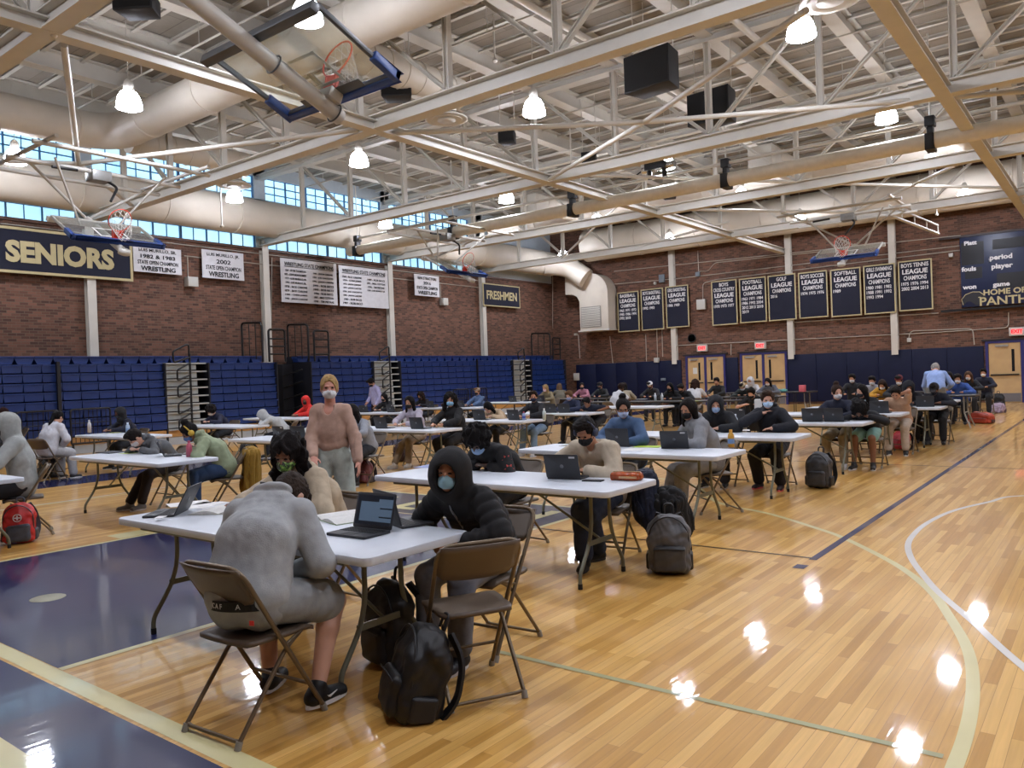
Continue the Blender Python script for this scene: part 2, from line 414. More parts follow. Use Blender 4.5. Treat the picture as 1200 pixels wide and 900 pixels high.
        for ax in range(3):
            u, v = (ax + 1) % 3, (ax + 2) % 3
            A = [slice(0, n) for n in D.shape]; A[ax] = slice(0, -1); B = [slice(0, n) for n in D.shape]; B[ax] = slice(1, None)
            SA, SB = S[tuple(A)], S[tuple(B)]
            E = np.argwhere(SA != SB); E = E[(E[:, u] > 0) & (E[:, v] > 0) & (E[:, u] < D.shape[u] - 1) & (E[:, v] < D.shape[v] - 1)]
            if not len(E): continue
            q = []
            for du, dv in ((-1, -1), (0, -1), (0, 0), (-1, 0)):
                e = E.copy(); e[:, u] += du; e[:, v] += dv; q.append(idx[e[:, 0], e[:, 1], e[:, 2]])
            q = np.stack(q, 1); ins = SA[tuple(E.T)]
            q[~ins] = q[~ins][:, ::-1]; F.append(q)
        F = np.concatenate(F); F = F[(F >= 0).all(1)]
        me = bpy.data.meshes.new(name)
        me.vertices.add(N); me.vertices.foreach_set('co', P.astype(np.float32).ravel())
        me.loops.add(F.size); me.loops.foreach_set('vertex_index', F.astype(np.int32).ravel())
        me.polygons.add(len(F)); me.polygons.foreach_set('loop_start', np.arange(0, F.size, 4, dtype=np.int32))
        me.polygons.foreach_set('use_smooth', np.ones(len(F), bool))
        me.update(calc_edges=True)
        if m is not None: me.materials.append(m)
        return me

def rotm(yaw=0, pitch=0, roll=0):
    """columns = right, forward, up ; pitch>0 looks down, yaw>0 turns to own left"""
    return np.array(Matrix.Rotation(rad(yaw), 3, 'Z') @ Matrix.Rotation(rad(-pitch), 3, 'X') @ Matrix.Rotation(rad(roll), 3, 'Y'))
def ik(a, t, l1, l2, pole):
    a, t, pole = V3(a), V3(t), V3(pole); d = t - a; L = np.linalg.norm(d)
    if L > (l1 + l2) * 0.985: t = a + d / L * (l1 + l2) * 0.985; d = t - a; L = np.linalg.norm(d)
    if L < abs(l1 - l2) * 1.15 + 0.02: L = abs(l1 - l2) * 1.15 + 0.02; t = a + d / np.linalg.norm(d) * L; d = t - a
    d = d / L; x = (l1 * l1 - l2 * l2 + L * L) / (2 * L); y = math.sqrt(max(l1 * l1 - x * x, 1e-6))
    p = pole - d * (pole @ d); p = p / (np.linalg.norm(p) + 1e-9)
    return a + d * x + p * y, t
SKIN = {'light': 'c99a82', 'tan': 'b07f62', 'brown': '7d543c', 'dark': '4e3528', 'rosy': 'c78f7c'}
def skin(k): return mat('skin_' + k, SKIN[k], rough=0.5, var=0.06, scale=14)
def cloth(col, kind='knit'):
    return mat('fabric_' + col, col, rough=0.85, var=0.10, scale=22, bump=0.12, bscale=180, sheen=0.0)

def person(label, x, y, face=180, s=0.93, lean=22, bend=14, side=0, hp=20, hy=0, hr=0, hands=((-.13, .50, .80), (.13, .50, .80)),
           feet=((-.13, .40), (.13, .44)), stand=False, res=0.014, sk='tan', top='444444', pants='22252c', shoe='202020', sole='c8c8c8',
           hair='short', hc='15100e', mask='bcd2dd', hood=False, hoodback=False, puffer=False, shorts=False, tee=False, loose=0.0, group=None, seat=0.45,
           glasses=False, phones=None, open_neck=False, toe=None, finger=1, width=1.0, grip=False, cap=None, extra=None, base=0.0, pole_down=False, hem=0.0, wrk=1.0, hoodk=1.0, kneeout=0.0, hips=None):
    def S(v): return V3(v) * s
    root = thing('person', label, 'person', (x, y, base), rad(face), group)
    P = V3(0, 0.015, seat + 0.132 * s) if not stand else V3(0, 0, 0.93 * s)
    if hips is not None: P = V3(hips)
    def dr(a, b=0.0): return V3(math.sin(rad(b)), math.sin(rad(a)) * math.cos(rad(b)), math.cos(rad(a)) * math.cos(rad(b)))
    ch = P + dr(lean, side) * 0.27 * s; nk = ch + dr(lean + bend, side * 1.2) * 0.245 * s
    hd_dir = dr((lean + bend) * 0.75 + hp * 0.35, side * 1.2)
    HR = rotm(hy, hp, hr); hc_ = nk + hd_dir * 0.092 * s + HR[:, 2] * 0.075 * s + HR[:, 1] * 0.018 * s
    def H(a, b, c): return hc_ + HR @ V3(a, b, c) * s
    W = 0.163 * width
    up = dr(lean + bend, side * 1.2)
    sh = [nk - up * 0.055 * s + V3(sx * W * s, 0.0, 0) for sx in (-1, 1)]
    arms = []
    for i, sx in enumerate((-1, 1)):
        el, wr = ik(sh[i], V3(hands[i]), 0.275 * s, 0.245 * s, V3(sx * 0.55, -0.25, -0.9) if (stand or pole_down) else V3(sx * 0.95, -0.15, -0.35)); arms.append((sh[i], el, wr))
    hip = [P + V3(sx * 0.09 * s, 0, -0.01) for sx in (-1, 1)]
    legs = []
    for i, sx in enumerate((-1, 1)):
        an = V3(feet[i][0], feet[i][1], feet[i][2] if len(feet[i]) > 2 else 0.085)
        kn, an = ik(hip[i], an, 0.43 * s, 0.42 * s, V3(sx * (0.08 + kneeout), 1.0, 0.9 if not stand else 0.0)); legs.append((hip[i], kn, an))
    allp = [hc_] + [q for a in arms for q in a] + [q for a in legs for q in a] + [P, ch, nk]
    lo = np.min(allp, 0) - 0.22; hi = np.max(allp, 0) + 0.22; lo[2] = max(lo[2], -0.01)
    # ---- body
    v = Vol(lo, hi, res); w = 0.07 * s * width
    for sx in (-1, 1):
        o = V3(sx * w, 0, 0)
        v.cone(P + o, ch + o, 0.098 * s, 0.09 * s, 0.04 * s); v.cone(ch + o, nk - up * 0.09 * s + o, 0.092 * s, 0.07 * s, 0.04 * s)
    v.cone(P, ch, 0.10 * s, 0.098 * s, 0.04 * s); v.cone(ch, nk - up * 0.08 * s, 0.098 * s, 0.078 * s, 0.04 * s)
    v.cone(sh[0], sh[1], 0.05 * s, 0.05 * s, 0.04 * s)
    v.cone(nk - up * 0.04 * s, H(0, -0.02, -0.07), 0.054 * s, 0.05 * s, 0.02)
    fine = min(1.0, res / 0.012)
    kk = 0.012
    v.ell(H(0, -0.012, 0.022), S((0.076, 0.094, 0.096)), HR, k=kk); v.ell(H(0, 0.022, -0.03), S((0.062, 0.07, 0.088)), HR, k=0.015)
    v.cone(H(0, 0.045, -0.088), H(0, 0.055, -0.085), 0.028 * s, 0.026 * s, 0.02)
    v.cone(H(0, 0.088, 0.008), H(0, 0.105, -0.026), 0.009 * s, 0.014 * s, 0.008)
    for sx in (-1, 1):
        v.ell(H(sx * 0.077, -0.008, -0.008), S((0.011, 0.02, 0.032)), HR, k=0.004)
        if res < 0.011:
            v.ell(H(sx * 0.030, 0.094, 0.010), S((0.018, 0.014, 0.011)), HR, k=0.008, mode='c')
            v.cone(H(sx * 0.012, 0.087, 0.026), H(sx * 0.046, 0.078, 0.026), 0.007 * s, 0.006 * s, 0.008)
            v.cone(H(-0.02, 0.083, -0.062), H(0.02, 0.083, -0.062), 0.009 * s, 0.009 * s, 0.006)
    hm = []
    for i, sx in enumerate((-1, 1)):
        a, e, wv = arms[i]
        v.cone(a, e, 0.046 * s, 0.038 * s, 0.02); v.cone(e, wv, 0.038 * s, 0.026 * s, 0.015)
        d = wv - e; d = d / np.linalg.norm(d)
        flat_ = not stand and wv[2] > 0.68 and wv[2] < 0.95
        if flat_: d = d + V3(0, 0, -d[2] * 0.8); d = d / np.linalg.norm(d)
        n = V3(0, 0, -1.0) if abs(d[2]) < 0.8 else V3(-sx, 0, 0.0)
        n = n - d * (n @ d); n /= np.linalg.norm(n); sd = np.cross(n, d)            # side axis
        th = sd * (1 if sd[0] * sx < 0 else -1)                                      # thumb towards the body
        Rm = np.stack([sd, d, n], 1)
        v.cone(wv, wv + d * 0.03 * s, 0.026 * s, 0.028 * s, 0.012)
        v.ell(wv + d * 0.05 * s, S((0.038, 0.05, 0.016)), Rm, k=0.012)
        if finger:
            lens = (0.066, 0.076, 0.07, 0.054); cu = 0.9 if grip else 0.35
            for q in range(4):
                b0 = wv + d * 0.085 * s + th * (0.028 - 0.019 * q) * s
                d1 = d * math.cos(cu * 0.5) + n * math.sin(cu * 0.5); d2 = d * math.cos(cu * 1.6) + n * math.sin(cu * 1.6)
                m1 = b0 + d1 * lens[q] * 0.55 * s; m2 = m1 + d2 * lens[q] * 0.5 * s
                v.cone(b0, m1, 0.0088 * s, 0.0082 * s, 0.003); v.cone(m1, m2, 0.0082 * s, 0.0068 * s, 0.002)
            t0 = wv + d * 0.03 * s + th * 0.026 * s; td = th * 0.7 + d * 0.65 + n * 0.25; td /= np.linalg.norm(td)
            v.cone(t0, t0 + td * 0.035 * s, 0.012 * s, 0.010 * s, 0.008); t1 = t0 + td * 0.035 * s; td2 = th * 0.35 + d * 0.9 + n * 0.25
            v.cone(t1, t1 + td2 * 0.028 * s, 0.010 * s, 0.008 * s, 0.003)
        hm.append((wv, d))
    toes = []
    for i, sx in enumerate((-1, 1)):
        h_, k_, a_ = legs[i]
        v.cone(h_, k_, 0.080 * s, 0.056 * s, 0.03); v.cone(k_, k_ * 0.7 + a_ * 0.3 + V3(0, -0.02, 0), 0.056 * s, 0.055 * s, 0.02)
        v.cone(k_ * 0.7 + a_ * 0.3 + V3(0, -0.02, 0), a_, 0.055 * s, 0.036 * s, 0.02)
        td = V3(*(toe[i] if toe else (sx * 0.18, 1.0)), 0); td = td / np.linalg.norm(td)
        heel = a_ + td * -0.035 * s; heel[2] = a_[2] - 0.045 ; tp = a_ + td * 0.135 * s; tp[2] = a_[2] - 0.057
        v.cone(heel, tp, 0.032 * s, 0.026 * s, 0.03); toes.append((heel, tp, td))
    body = link('body', v.mesh('body', skin(sk)), root)
    # ---- top
    t = 0.014 + loose
    v = Vol(lo - 0.03, hi + 0.03, max(res, 0.008)); q = 0.012 if puffer else 0.0; tt = t + (0.018 if puffer else 0)
    lowp = P + dr(lean) * 0.02 * s if not stand else P + V3(0, 0, 0.03 + hem)
    for sx in (-1, 1):
        o = V3(sx * w, 0, 0)
        v.cone(lowp + o, ch + o, (0.104 + tt) * s if not stand else (0.096 + tt) * s, (0.092 + tt) * s, 0.04 * s, quilt=q, qn=4); v.cone(ch + o, nk - up * 0.085 * s + o, (0.093 + tt) * s, (0.072 + tt) * s, 0.04 * s, quilt=q, qn=4)
        if seat and not stand: v.cone(P + o + V3(0, -0.01, -0.03), P + o + V3(0, -0.01, 0), 0.088 * s + t, 0.1 * s + t, 0.03)
    v.cone(lowp, ch, (0.102 + tt) * s, (0.102 + tt) * s, 0.05 * s, quilt=q, qn=4); v.cone(ch, nk - up * 0.085 * s, (0.102 + tt) * s, (0.082 + tt) * s, 0.05 * s, quilt=q, qn=4)
    v.cone(sh[0], sh[1], (0.05 + t) * s, (0.05 + t) * s, 0.04 * s)
    v.cone(nk - up * 0.05 * s, nk + up * (0.0 if open_neck else 0.022) * s, 0.07 * s, 0.064 * s, 0.02)
    for i, sx in enumerate((-1, 1)):
        a, e, wv = arms[i]
        if tee:
            m_ = a * 0.35 + e * 0.65; v.cone(a, m_, (0.048 + t) * s, (0.046 + t) * s, 0.02)
        else:
            v.cone(a, e, (0.048 + tt) * s, (0.042 + tt) * s, 0.02, quilt=q, qn=4)
            v.cone(e, e * 0.06 + wv * 0.94, (0.042 + tt) * s, (0.028 + t) * s, 0.015, quilt=q, qn=4)
    if hood:
        v.ell(H(0, -0.02, 0.022), S((0.116 * hoodk, 0.128 * hoodk, 0.122 * hoodk)), HR, k=0.03); v.ell(H(0, -0.01, -0.06), S((0.112 * hoodk, 0.105 * hoodk, 0.10)), HR, k=0.04)
        if hoodk > 1.05: v.ell(H(0, 0.02, -0.02), S((0.125, 0.075, 0.14)), HR, k=0.015)
        v.cone(H(0, -0.02, -0.10), nk, 0.095 * s, 0.09 * s, 0.04)
        v.ell(H(0, 0.105, -0.022), S((0.072, 0.088, 0.098)), HR, k=0.012, mode='c')
    elif hoodback:
        bn = V3(0, -math.cos(rad(lean + bend)), math.sin(rad(lean + bend))); bk = nk - up * 0.02 * s + bn * 0.062 * s; Rb = np.stack([V3(1, 0, 0), -bn, up / np.linalg.norm(up)], 1)
        v.ell(bk, S((0.135, 0.045, 0.06)), Rb, k=0.012); v.ell(bk + up * 0.06 * s + bn * 0.012, S((0.10, 0.05, 0.032)), Rb, k=0.008); v.ell(bk + up * 0.10 * s - bn * 0.02, S((0.085, 0.05, 0.03)), Rb, k=0.008)
        for sx in (-1, 1): v.cone(bk + V3(sx * 0.08, 0, 0) * s, nk + V3(sx * 0.05, 0.06, -0.02) * s, 0.04 * s, 0.026 * s, 0.02)
    v.noise(0.0032 * wrk, 15, seed=int(abs(x * 13 + y * 7)) + 1, aniso=(1.3, 1, 0.8), ridge=not puffer)
    if res < 0.012: v.noise(0.0012, 40, seed=int(abs(x * 17 + y * 5)) + 1, aniso=(1.3, 1, 0.9))
    if open_neck:
        v.ell(nk + V3(0, 0.085, -0.0) * s, S((0.055, 0.07, 0.085)), k=0.01, mode='c'); v.ell(nk + V3(0, 0.0, 0.045) * s, S((0.085, 0.085, 0.05)), k=0.01, mode='c')
    topo = link('sweatshirt' if not puffer else 'puffer_jacket', v.mesh('top', cloth(top)), root)
    if tee: topo.name = 't_shirt'
    # ---- trousers
    v = Vol(lo - 0.03, hi + 0.03, max(res, 0.009)); pl = 0.014 + loose * 0.8
    v.cone(P + V3(-0.06, 0, 0.0) * s, P + V3(0.06, 0, 0.0) * s, 0.108 * s, 0.108 * s, 0.03)
    if stand:
        for z_ in (0.09, 0.15, 0.21): v.cone(P + dr(lean) * z_ * s + V3(-0.05, 0, 0) * s, P + dr(lean) * z_ * s + V3(0.05, 0, 0) * s, 0.104 * s, 0.104 * s, 0.03)
    for i in range(2):
        h_, k_, a_ = legs[i]
        v.cone(h_, k_ if not shorts else h_ * 0.18 + k_ * 0.82, (0.083 * s + pl), ((0.06 if not shorts else 0.078) * s + pl), 0.03)
        if not shorts: v.cone(k_, a_ + (k_ - a_) * 0.10, 0.058 * s + pl, 0.042 * s + pl * 1.3, 0.02)
    v.noise(0.0028, 17, seed=int(abs(x * 5 + y * 3)) + 2, ridge=True)
    link('shorts' if shorts else 'trousers', v.mesh('pants', cloth(pants)), root)
    # ---- shoes
    for i in range(2):
        heel, tp, td = toes[i]; z0 = legs[i][2][2] - 0.085
        v = Vol(np.minimum(heel, tp) - 0.07, np.maximum(heel, tp) + 0.11, max(0.007, res * 0.6))
        v.cone(heel + V3(0, 0, 0.005), tp + V3(0, 0, -0.002), 0.043 * s, 0.038 * s, 0.02); v.cone(heel + V3(0, 0, 0.02) + td * 0.03, legs[i][2] + V3(0, 0, 0.01), 0.04 * s, 0.042 * s, 0.03)
        v.half((0, 0, z0 + 0.014), (0, 0, -1))
        so = link('shoe', v.mesh('shoe', mat('shoe_' + shoe, shoe, rough=0.55)), root)
        if res < 0.015:
            mb = MB(); sd = V3(-td[1], td[0], 0); ol = []
            for kq in range(20):
                an_ = 2 * PI * kq / 20; L_ = (tp - heel); c_ = (heel + tp) / 2; hl = np.linalg.norm(L_) / 2 + 0.042 * s
                ol.append((c_[0] + td[0] * hl * math.cos(an_) + sd[0] * 0.042 * s * math.sin(an_), c_[1] + td[1] * hl * math.cos(an_) + sd[1] * 0.042 * s * math.sin(an_)))
            mb.prism(ol, z0 + 0.002, z0 + 0.022); mb.build('sole', mat('sole_' + sole, sole, rough=0.6), so)
    # ---- hair
    hm_ = mat('hair_' + hc, hc, rough=0.68, var=0.3, scale=40, bump=0.3, bscale=90, spec=0.15)
    hr_ = max(res * 0.9, 0.008)
    if hair != 'none' and not (hood and hair == 'short'):
        v = Vol(hc_ - 0.36 * s, hc_ + 0.24 * s, hr_)
        if hair in ('short', 'buzz'):
            g = -0.001 if hair == 'buzz' else 0.004
            v.ell(H(0, -0.018, 0.034), S((0.082 + g, 0.098 + g, 0.096 + g)), HR, k=0)
            v.ell(H(0, 0.085, -0.04), S((0.075, 0.085, 0.115)), HR, k=0.01, mode='c'); v.half(H(0, 0.0, -0.035), -HR[:, 2] + 0.55 * HR[:, 1])
            if hair == 'short': v.ell(H(0.012, 0.035, 0.105), S((0.062, 0.06, 0.03)), HR, k=0.02)
            v.noise(0.004, 75, 3, ridge=True); v.noise(0.003, 40, 8)
        elif hair in ('curly', 'afro'):
            b = 0.028 if hair == 'curly' else 0.045
            v.ell(H(0, -0.03, 0.045), S((0.085 + b, 0.10 + b, 0.09 + b)), HR, k=0)
            v.ell(H(0, 0.105, -0.04), S((0.068, 0.09, 0.108)), HR, k=0.01, mode='c')
            if hair == 'afro': v.half(H(0, 0, -0.07), -HR[:, 2] + 0.3 * HR[:, 1])
            else:
                for sx in (-1, 1): v.cone(H(sx * 0.085, -0.02, 0.0), H(sx * 0.12, 0.01, -0.17), 0.05 * s, 0.035 * s, 0.03)
                v.cone(H(0, -0.1, 0), H(0, -0.10, -0.18), 0.07 * s, 0.05 * s, 0.03)
            v.noise(0.010, 70, 5)
        elif hair in ('long', 'bun', 'pony', 'scarf'):
            g = {'scarf': 0.024, 'long': 0.010}.get(hair, 0.005)
            v.ell(H(0, -0.02, 0.03), S((0.08 + g, 0.098 + g, 0.098 + g)), HR, k=0)
            if hair in ('long', 'scarf'):
                for sx in (-1, 1): v.cone(H(sx * 0.07, -0.025, 0.0), H(sx * (0.088 if hair == 'long' else 0.06), -0.01, -0.19), 0.034 * s, 0.03 * s, 0.03)
                v.cone(H(0, -0.06, 0), H(0, -0.075, -0.24), 0.07 * s, 0.055 * s, 0.03)
                if hair == 'scarf': v.cone(H(-0.03, 0.03, -0.14), H(0.03, 0.03, -0.14), 0.06 * s, 0.06 * s, 0.03)
            v.ell(H(0, 0.095, -0.034), S((0.070, 0.090, 0.118)), HR, k=0.008, mode='c')
            if hair in ('long', 'pony'): v.cone(H(0.01, 0.10, 0.112), H(0.01, -0.02, 0.143), 0.004 * s, 0.003 * s, 0.01, mode='c')
            if hair in ('bun', 'pony'): v.half(H(0, 0, -0.05), -HR[:, 2] + 0.5 * HR[:, 1])
            if hair == 'bun': v.ell(H(0, -0.05, 0.145), S((0.045, 0.045, 0.04)), k=0.01)
            if hair == 'pony': v.cone(H(0, -0.11, 0.03), H(0, -0.15, -0.20), 0.035 * s, 0.026 * s, 0.02)
            v.noise(0.0028, 55, 4, aniso=(1.6, 1.6, 0.25), ridge=True); v.noise(0.003, 22, 6)
        link('hair' if hair != 'scarf' else 'head_scarf', v.mesh('hair', hm_ if hair != 'scarf' else cloth(hc)), root)
    if cap:
        v = Vol(hc_ - 0.22 * s, hc_ + 0.22 * s, hr_); v.ell(H(0, -0.015, 0.045), S((0.096, 0.112, 0.096)), HR, k=0); v.half(H(0, 0, 0.03), -HR[:, 2])
        if cap[0] == 'cap': v.ell(H(0, 0.12, 0.038), S((0.07, 0.075, 0.012)), HR, k=0.01)
        link('cap' if cap[0] == 'cap' else 'beanie', v.mesh('cap', cloth(cap[1])), root)
    # ---- mask
    if mask:
        v = Vol(hc_ - 0.15 * s, hc_ + 0.15 * s, min(max(res * 0.7, 0.005), 0.010))
        v.ell(H(0, 0.036, -0.05), S((0.064, 0.074, 0.054)), HR, k=0); v.cone(H(0, 0.092, -0.012), H(0, 0.104, -0.03), 0.014 * s, 0.018 * s, 0.015)
        v.half(H(0, 0.034, 0), -HR[:, 1])
        v.noise(0.0012, 70, 2)
        if res < 0.02:
            for sx in (-1, 1):
                for zz in (-0.03, -0.07): v.cone(H(sx * 0.058, 0.045, zz), H(sx * 0.078, -0.005, -0.012 if zz > -0.05 else -0.03), 0.003 * s + 0.001, 0.003 * s + 0.001, 0.0)
        mk = link('face_mask', v.mesh('mask', cloth(mask)), root)
    if res < 0.017:
        for sx in (-1, 1):
            mb = MB(); Mx = Matrix(HR.tolist()).to_4x4(); Mx.translation = Vector(H(sx * 0.030, 0.0845, 0.008)); Mx = Mx @ Matrix.Diagonal((0.0135 * s, 0.008 * s, 0.0068 * s, 1))
            mb.lathe([(0.001, -1), (0.5, -0.86), (0.86, -0.5), (1, 0), (0.86, 0.5), (0.5, 0.86), (0.001, 1)], 12, Mx)
            mb.build('eye', mat('eye_dark', '241a17', rough=0.2, var=0), root)
    if glasses:
        mb = MB(); Mx = Matrix(HR.tolist()).to_4x4(); Mx.translation = Vector(hc_)
        for sx in (-1, 1):
            mb.tube([Mx @ Vector((sx * 0.032 * s + a_ * s, 0.104 * s, 0.006 * s + b_ * s)) for a_, b_ in rrect(0.05, 0.036, 0.012, 3)], 0.0025, 6, closed=True)
            mb.tube([Mx @ Vector((sx * 0.057 * s, 0.102 * s, 0.012 * s)), Mx @ Vector((sx * 0.082 * s, 0.0, 0.008 * s))], 0.0025, 6)
        mb.tube([Mx @ Vector((-0.008 * s, 0.106 * s, 0.01 * s)), Mx @ Vector((0.008 * s, 0.106 * s, 0.01 * s))], 0.0025, 6)
        mb.build('glasses', mat('glasses_black', '151515', rough=0.3, var=0), root)
    if phones:
        mb = MB(); Mx = Matrix(HR.tolist()).to_4x4(); Mx.translation = Vector(hc_)
        mb.tube([Mx @ Vector((0.098 * s * math.cos(rad(a)), -0.005 * s, 0.01 * s + 0.118 * s * math.sin(rad(a)))) for a in range(0, 181, 12)], 0.009, 8)
        ho = mb.build('headphones', mat('hp_' + phones, phones, rough=0.4, var=0), root)
        for sx in (-1, 1):
            mb = MB()
            M2 = Mx @ Matrix.Translation((sx * 0.088 * s, -0.005 * s, -0.005 * s)) @ Matrix.Rotation(PI / 2, 4, 'Y')
            mb.lathe([(0.001, -0.018), (0.032, -0.016), (0.038, 0), (0.032, 0.016), (0.001, 0.018)], 16, M2)
            mb.build('ear_cup', mat('hpc_' + phones, phones, rough=0.4, var=0.0), root)
    root['_h'] = 0
    del root['_h']
    return root, dict(P=P, nk=nk, head=hc_, H=H, arms=arms, legs=legs, up=up, ch=ch, HR=HR, sh=sh)
# ================================================================ THE GYM
XL, XR, YB, YF = -23.1, 9.3, 33.45, -1.15      # left wall, right wall, back wall, wall behind the camera
ZD = 9.15                                       # underside of roof deck
BAY = 5.775; TY = [10.4 + BAY * k for k in (-1, 0, 1, 2, 3)]
steel = mat('white_painted_steel', 'c6c2b8', rough=0.45, var=0.04, scale=3)
ductm = mat('painted_duct', 'c8c0b2', rough=0.5, var=0.06, scale=1.5)
navy = mat('navy_cloth', '0a0f27', rough=0.8, var=0.1, scale=12)
navypad = mat('navy_wall_pad', '0a1230', rough=0.55, var=0.1, scale=3, spec=0.25)
black = mat('black_steel', '0c0c0e', rough=0.4, var=0.0)
wood_floor = plank_mat()
o = struct(MB().box(XL, XR, YF, YB, -0.12, 0.0).build('floor', wood_floor))
struct(MB().box(XL - 0.3, XR + 0.3, YF - 0.3, YB + 0.3, ZD, ZD + 0.2).build('ceiling', deck_mat()))
bl, bb = brick_mat('Y'), brick_mat('X')
# left wall: brick below z 6.3, solid band between window strips, window strips
wl = MB().box(XL - 0.3, XL, YF, YB, 0, 6.28); wlo = struct(wl.build('wall_left', bl))
bluew = mat('pale_blue_painted_wall', 'b9c4cc', rough=0.7, var=0.04)
m_ = MB().box(XL - 0.3, XL, YF, YB, 7.12, 7.96); m_.box(XL - 0.3, XL, YF, YB, 8.72, ZD); m_.box(XL - 0.3, XL, 27.05, YB, 6.28, 7.12); m_.box(XL - 0.3, XL, 27.05, YB, 7.96, 8.72)
for ty in TY: m_.box(XL - 0.3, XL, ty - 0.22, ty + 0.22, 6.28, ZD)
m_.build('wall_lining', bluew, wlo)
struct(MB().box(XL, XR, YB, YB + 0.3, 0, ZD).build('wall_back', bb))
struct(MB().box(XR, XR + 0.3, YF, YB, 0, ZD).build('wall_right', bl))
struct(MB().box(XL, XR, YF - 0.3, YF, 0, ZD).build('wall_front', bb))
struct(MB().box(XL, XL + 0.06, YF, YB, 6.20, 6.28).build('trim_sill', mat('brick_sill', '5d4338', var=0.2, scale=30)))
# windows
def pane_mat():
    m = bpy.data.materials.new('bright_translucent_window_pane'); m.use_nodes = True; t = m.node_tree; b = t.nodes['Principled BSDF']
    b.inputs['Base Color'].default_value = srgb('cfe6f2'); b.inputs['Roughness'].default_value = 0.25
    tc = nd(t, 'ShaderNodeTexCoord'); n = nd(t, 'ShaderNodeTexNoise'); n.inputs['Scale'].default_value = 0.9; n.inputs['Detail'].default_value = 3
    t.links.new(tc.outputs['Object'], n.inputs['Vector'])
    r = nd(t, 'ShaderNodeValToRGB'); r.color_ramp.elements[0].position = 0.3; r.color_ramp.elements[1].position = 0.7
    r.color_ramp.elements[0].color = (0.34, 0.70, 1.0, 1); r.color_ramp.elements[1].color = (0.55, 0.86, 1.0, 1)
    t.links.new(n.outputs['Fac'], r.inputs['Fac']); t.links.new(r.outputs['Color'], b.inputs['Emission Color']); b.inputs['Emission Strength'].default_value = WIN_E
    return m
WIN_E = 1.15
pane = pane_mat(); sash = mat('blue_grey_window_sash', '3f6f9c', rough=0.5, var=0.0)
wn = 0
ys = [YF] + TY + [27.05]
ys = [YF, 4.625, 10.4, 16.175, 21.95, 27.05]
for zz0, zz1, rows in ((6.28, 7.12, 2), (7.96, 8.72, 3)):
    for k in range(5):
        y0 = ys[k] + (0.22 if k else 0); y1 = ys[k + 1] - (0.22 if k < 4 else 0); wn += 1
        w = struct(MB().box(XL - 0.16, XL - 0.12, y0, y1, zz0, zz1).build('window_%d' % wn, pane))
        mb = MB(); n = 6
        for q in range(n + 1):
            yy = y0 + (y1 - y0) * q / n; th = 0.035 if q % 3 == 0 else 0.016
            mb.box(XL - 0.13, XL - 0.05, yy - th, yy + th, zz0, zz1)
        for q in range(rows + 1):
            zq = zz0 + (zz1 - zz0) * q / rows; mb.box(XL - 0.13, XL - 0.07, y0, y1, zq - 0.014, zq + 0.014)
        for q in range(n):      # a centre bar per light
            yy = y0 + (y1 - y0) * (q + 0.5) / n; mb.box(XL - 0.13, XL - 0.08, yy - 0.009, yy + 0.009, zz0, zz1)
        mb.build('sash', sash, w)
# pilasters (painted steel columns in the brick)
for i, ty in enumerate(TY):
    struct(MB().ibeam((XL + 0.1, ty, 0), (XL + 0.1, ty, 6.5), 0.24, 0.2, 0.02, up=(1, 0, 0)).build('column', steel))
for X in (-16.28, -10.95, -6.95, -1.2):
    struct(MB().ibeam((X, YB - 0.1, 1.9), (X, YB - 0.1, ZD), 0.24, 0.2, 0.02, up=(0, 1, 0)).build('column', steel))

# ---------------- floor markings
cream = paint_mat('court_line_cream', 'd8cf9a'); navyf = paint_mat('court_paint_navy', '10194a'); navy2 = paint_mat('court_paint_dark_navy', '131434'); whitef = paint_mat('court_line_white', 'dcd9d2'); bluel = paint_mat('court_line_blue', '1c1c4a'); greenf = paint_mat('court_line_sage', 'a9a77c')
darkl = paint_mat('court_line_thin_dark', '3c2a20'); zf = [0.0010]
def flat(x0, x1, y0, y1, m, name='floor_marking'):
    zf[0] += 0.00007
    return struct(MB()._add([(x0, y0, zf[0]), (x1, y0, zf[0]), (x1, y1, zf[0]), (x0, y1, zf[0])], [(0, 1, 2, 3)]).build(name, m))
def stripe(pts, w, m):
    zf[0] += 0.00007; P = [Vector((p[0], p[1], zf[0])) for p in pts]; vs = []; n = len(P)
    for i in range(n):
        t = (P[min(i + 1, n - 1)] - P[max(i - 1, 0)]).normalized(); s_ = Vector((-t.y, t.x, 0)) * w / 2; vs += [P[i] + s_, P[i] - s_]
    return struct(MB()._add(vs, [(2 * i, 2 * i + 1, 2 * i + 3, 2 * i + 2) for i in range(n - 1)]).build('floor_marking', m))
def spline(pts, n=8):
    P = [Vector((p[0], p[1])) for p in pts]; out = []
    for i in range(len(P) - 1):
        p0, p1, p2, p3 = P[max(i - 1, 0)], P[i], P[i + 1], P[min(i + 2, len(P) - 1)]
        for k in range(n):
            t = k / n; out.append(0.5 * ((2 * p1) + (-p0 + p2) * t + (2 * p0 - 5 * p1 + 4 * p2 - p3) * t * t + (-p0 + 3 * p1 - 3 * p2 + p3) * t ** 3))
    out.append(P[-1]); return out
flat(-14.3, 1.0, 1.38, 1.80, navyf); flat(-14.3, 1.0, 0.6, 1.38, cream)
flat(-8.46, -4.83, 1.93, 6.55, navyf); flat(-8.46, -4.83, 6.6, 7.78, navy2)
flat(-15.6, -14.35, 0.0, 29.5, navyf)
flat(-14.3, 1.0, 1.82, 1.925, cream)
flat(-8.5, -8.44, 1.93, 7.8, cream); flat(-4.86, -4.80, 1.93, 7.83, cream); flat(-8.5, -4.8, 7.77, 7.83, cream); flat(-8.5, -4.8, 6.55, 6.60, cream)
flat(-8.82, -8.52, 4.05, 4.42, cream)
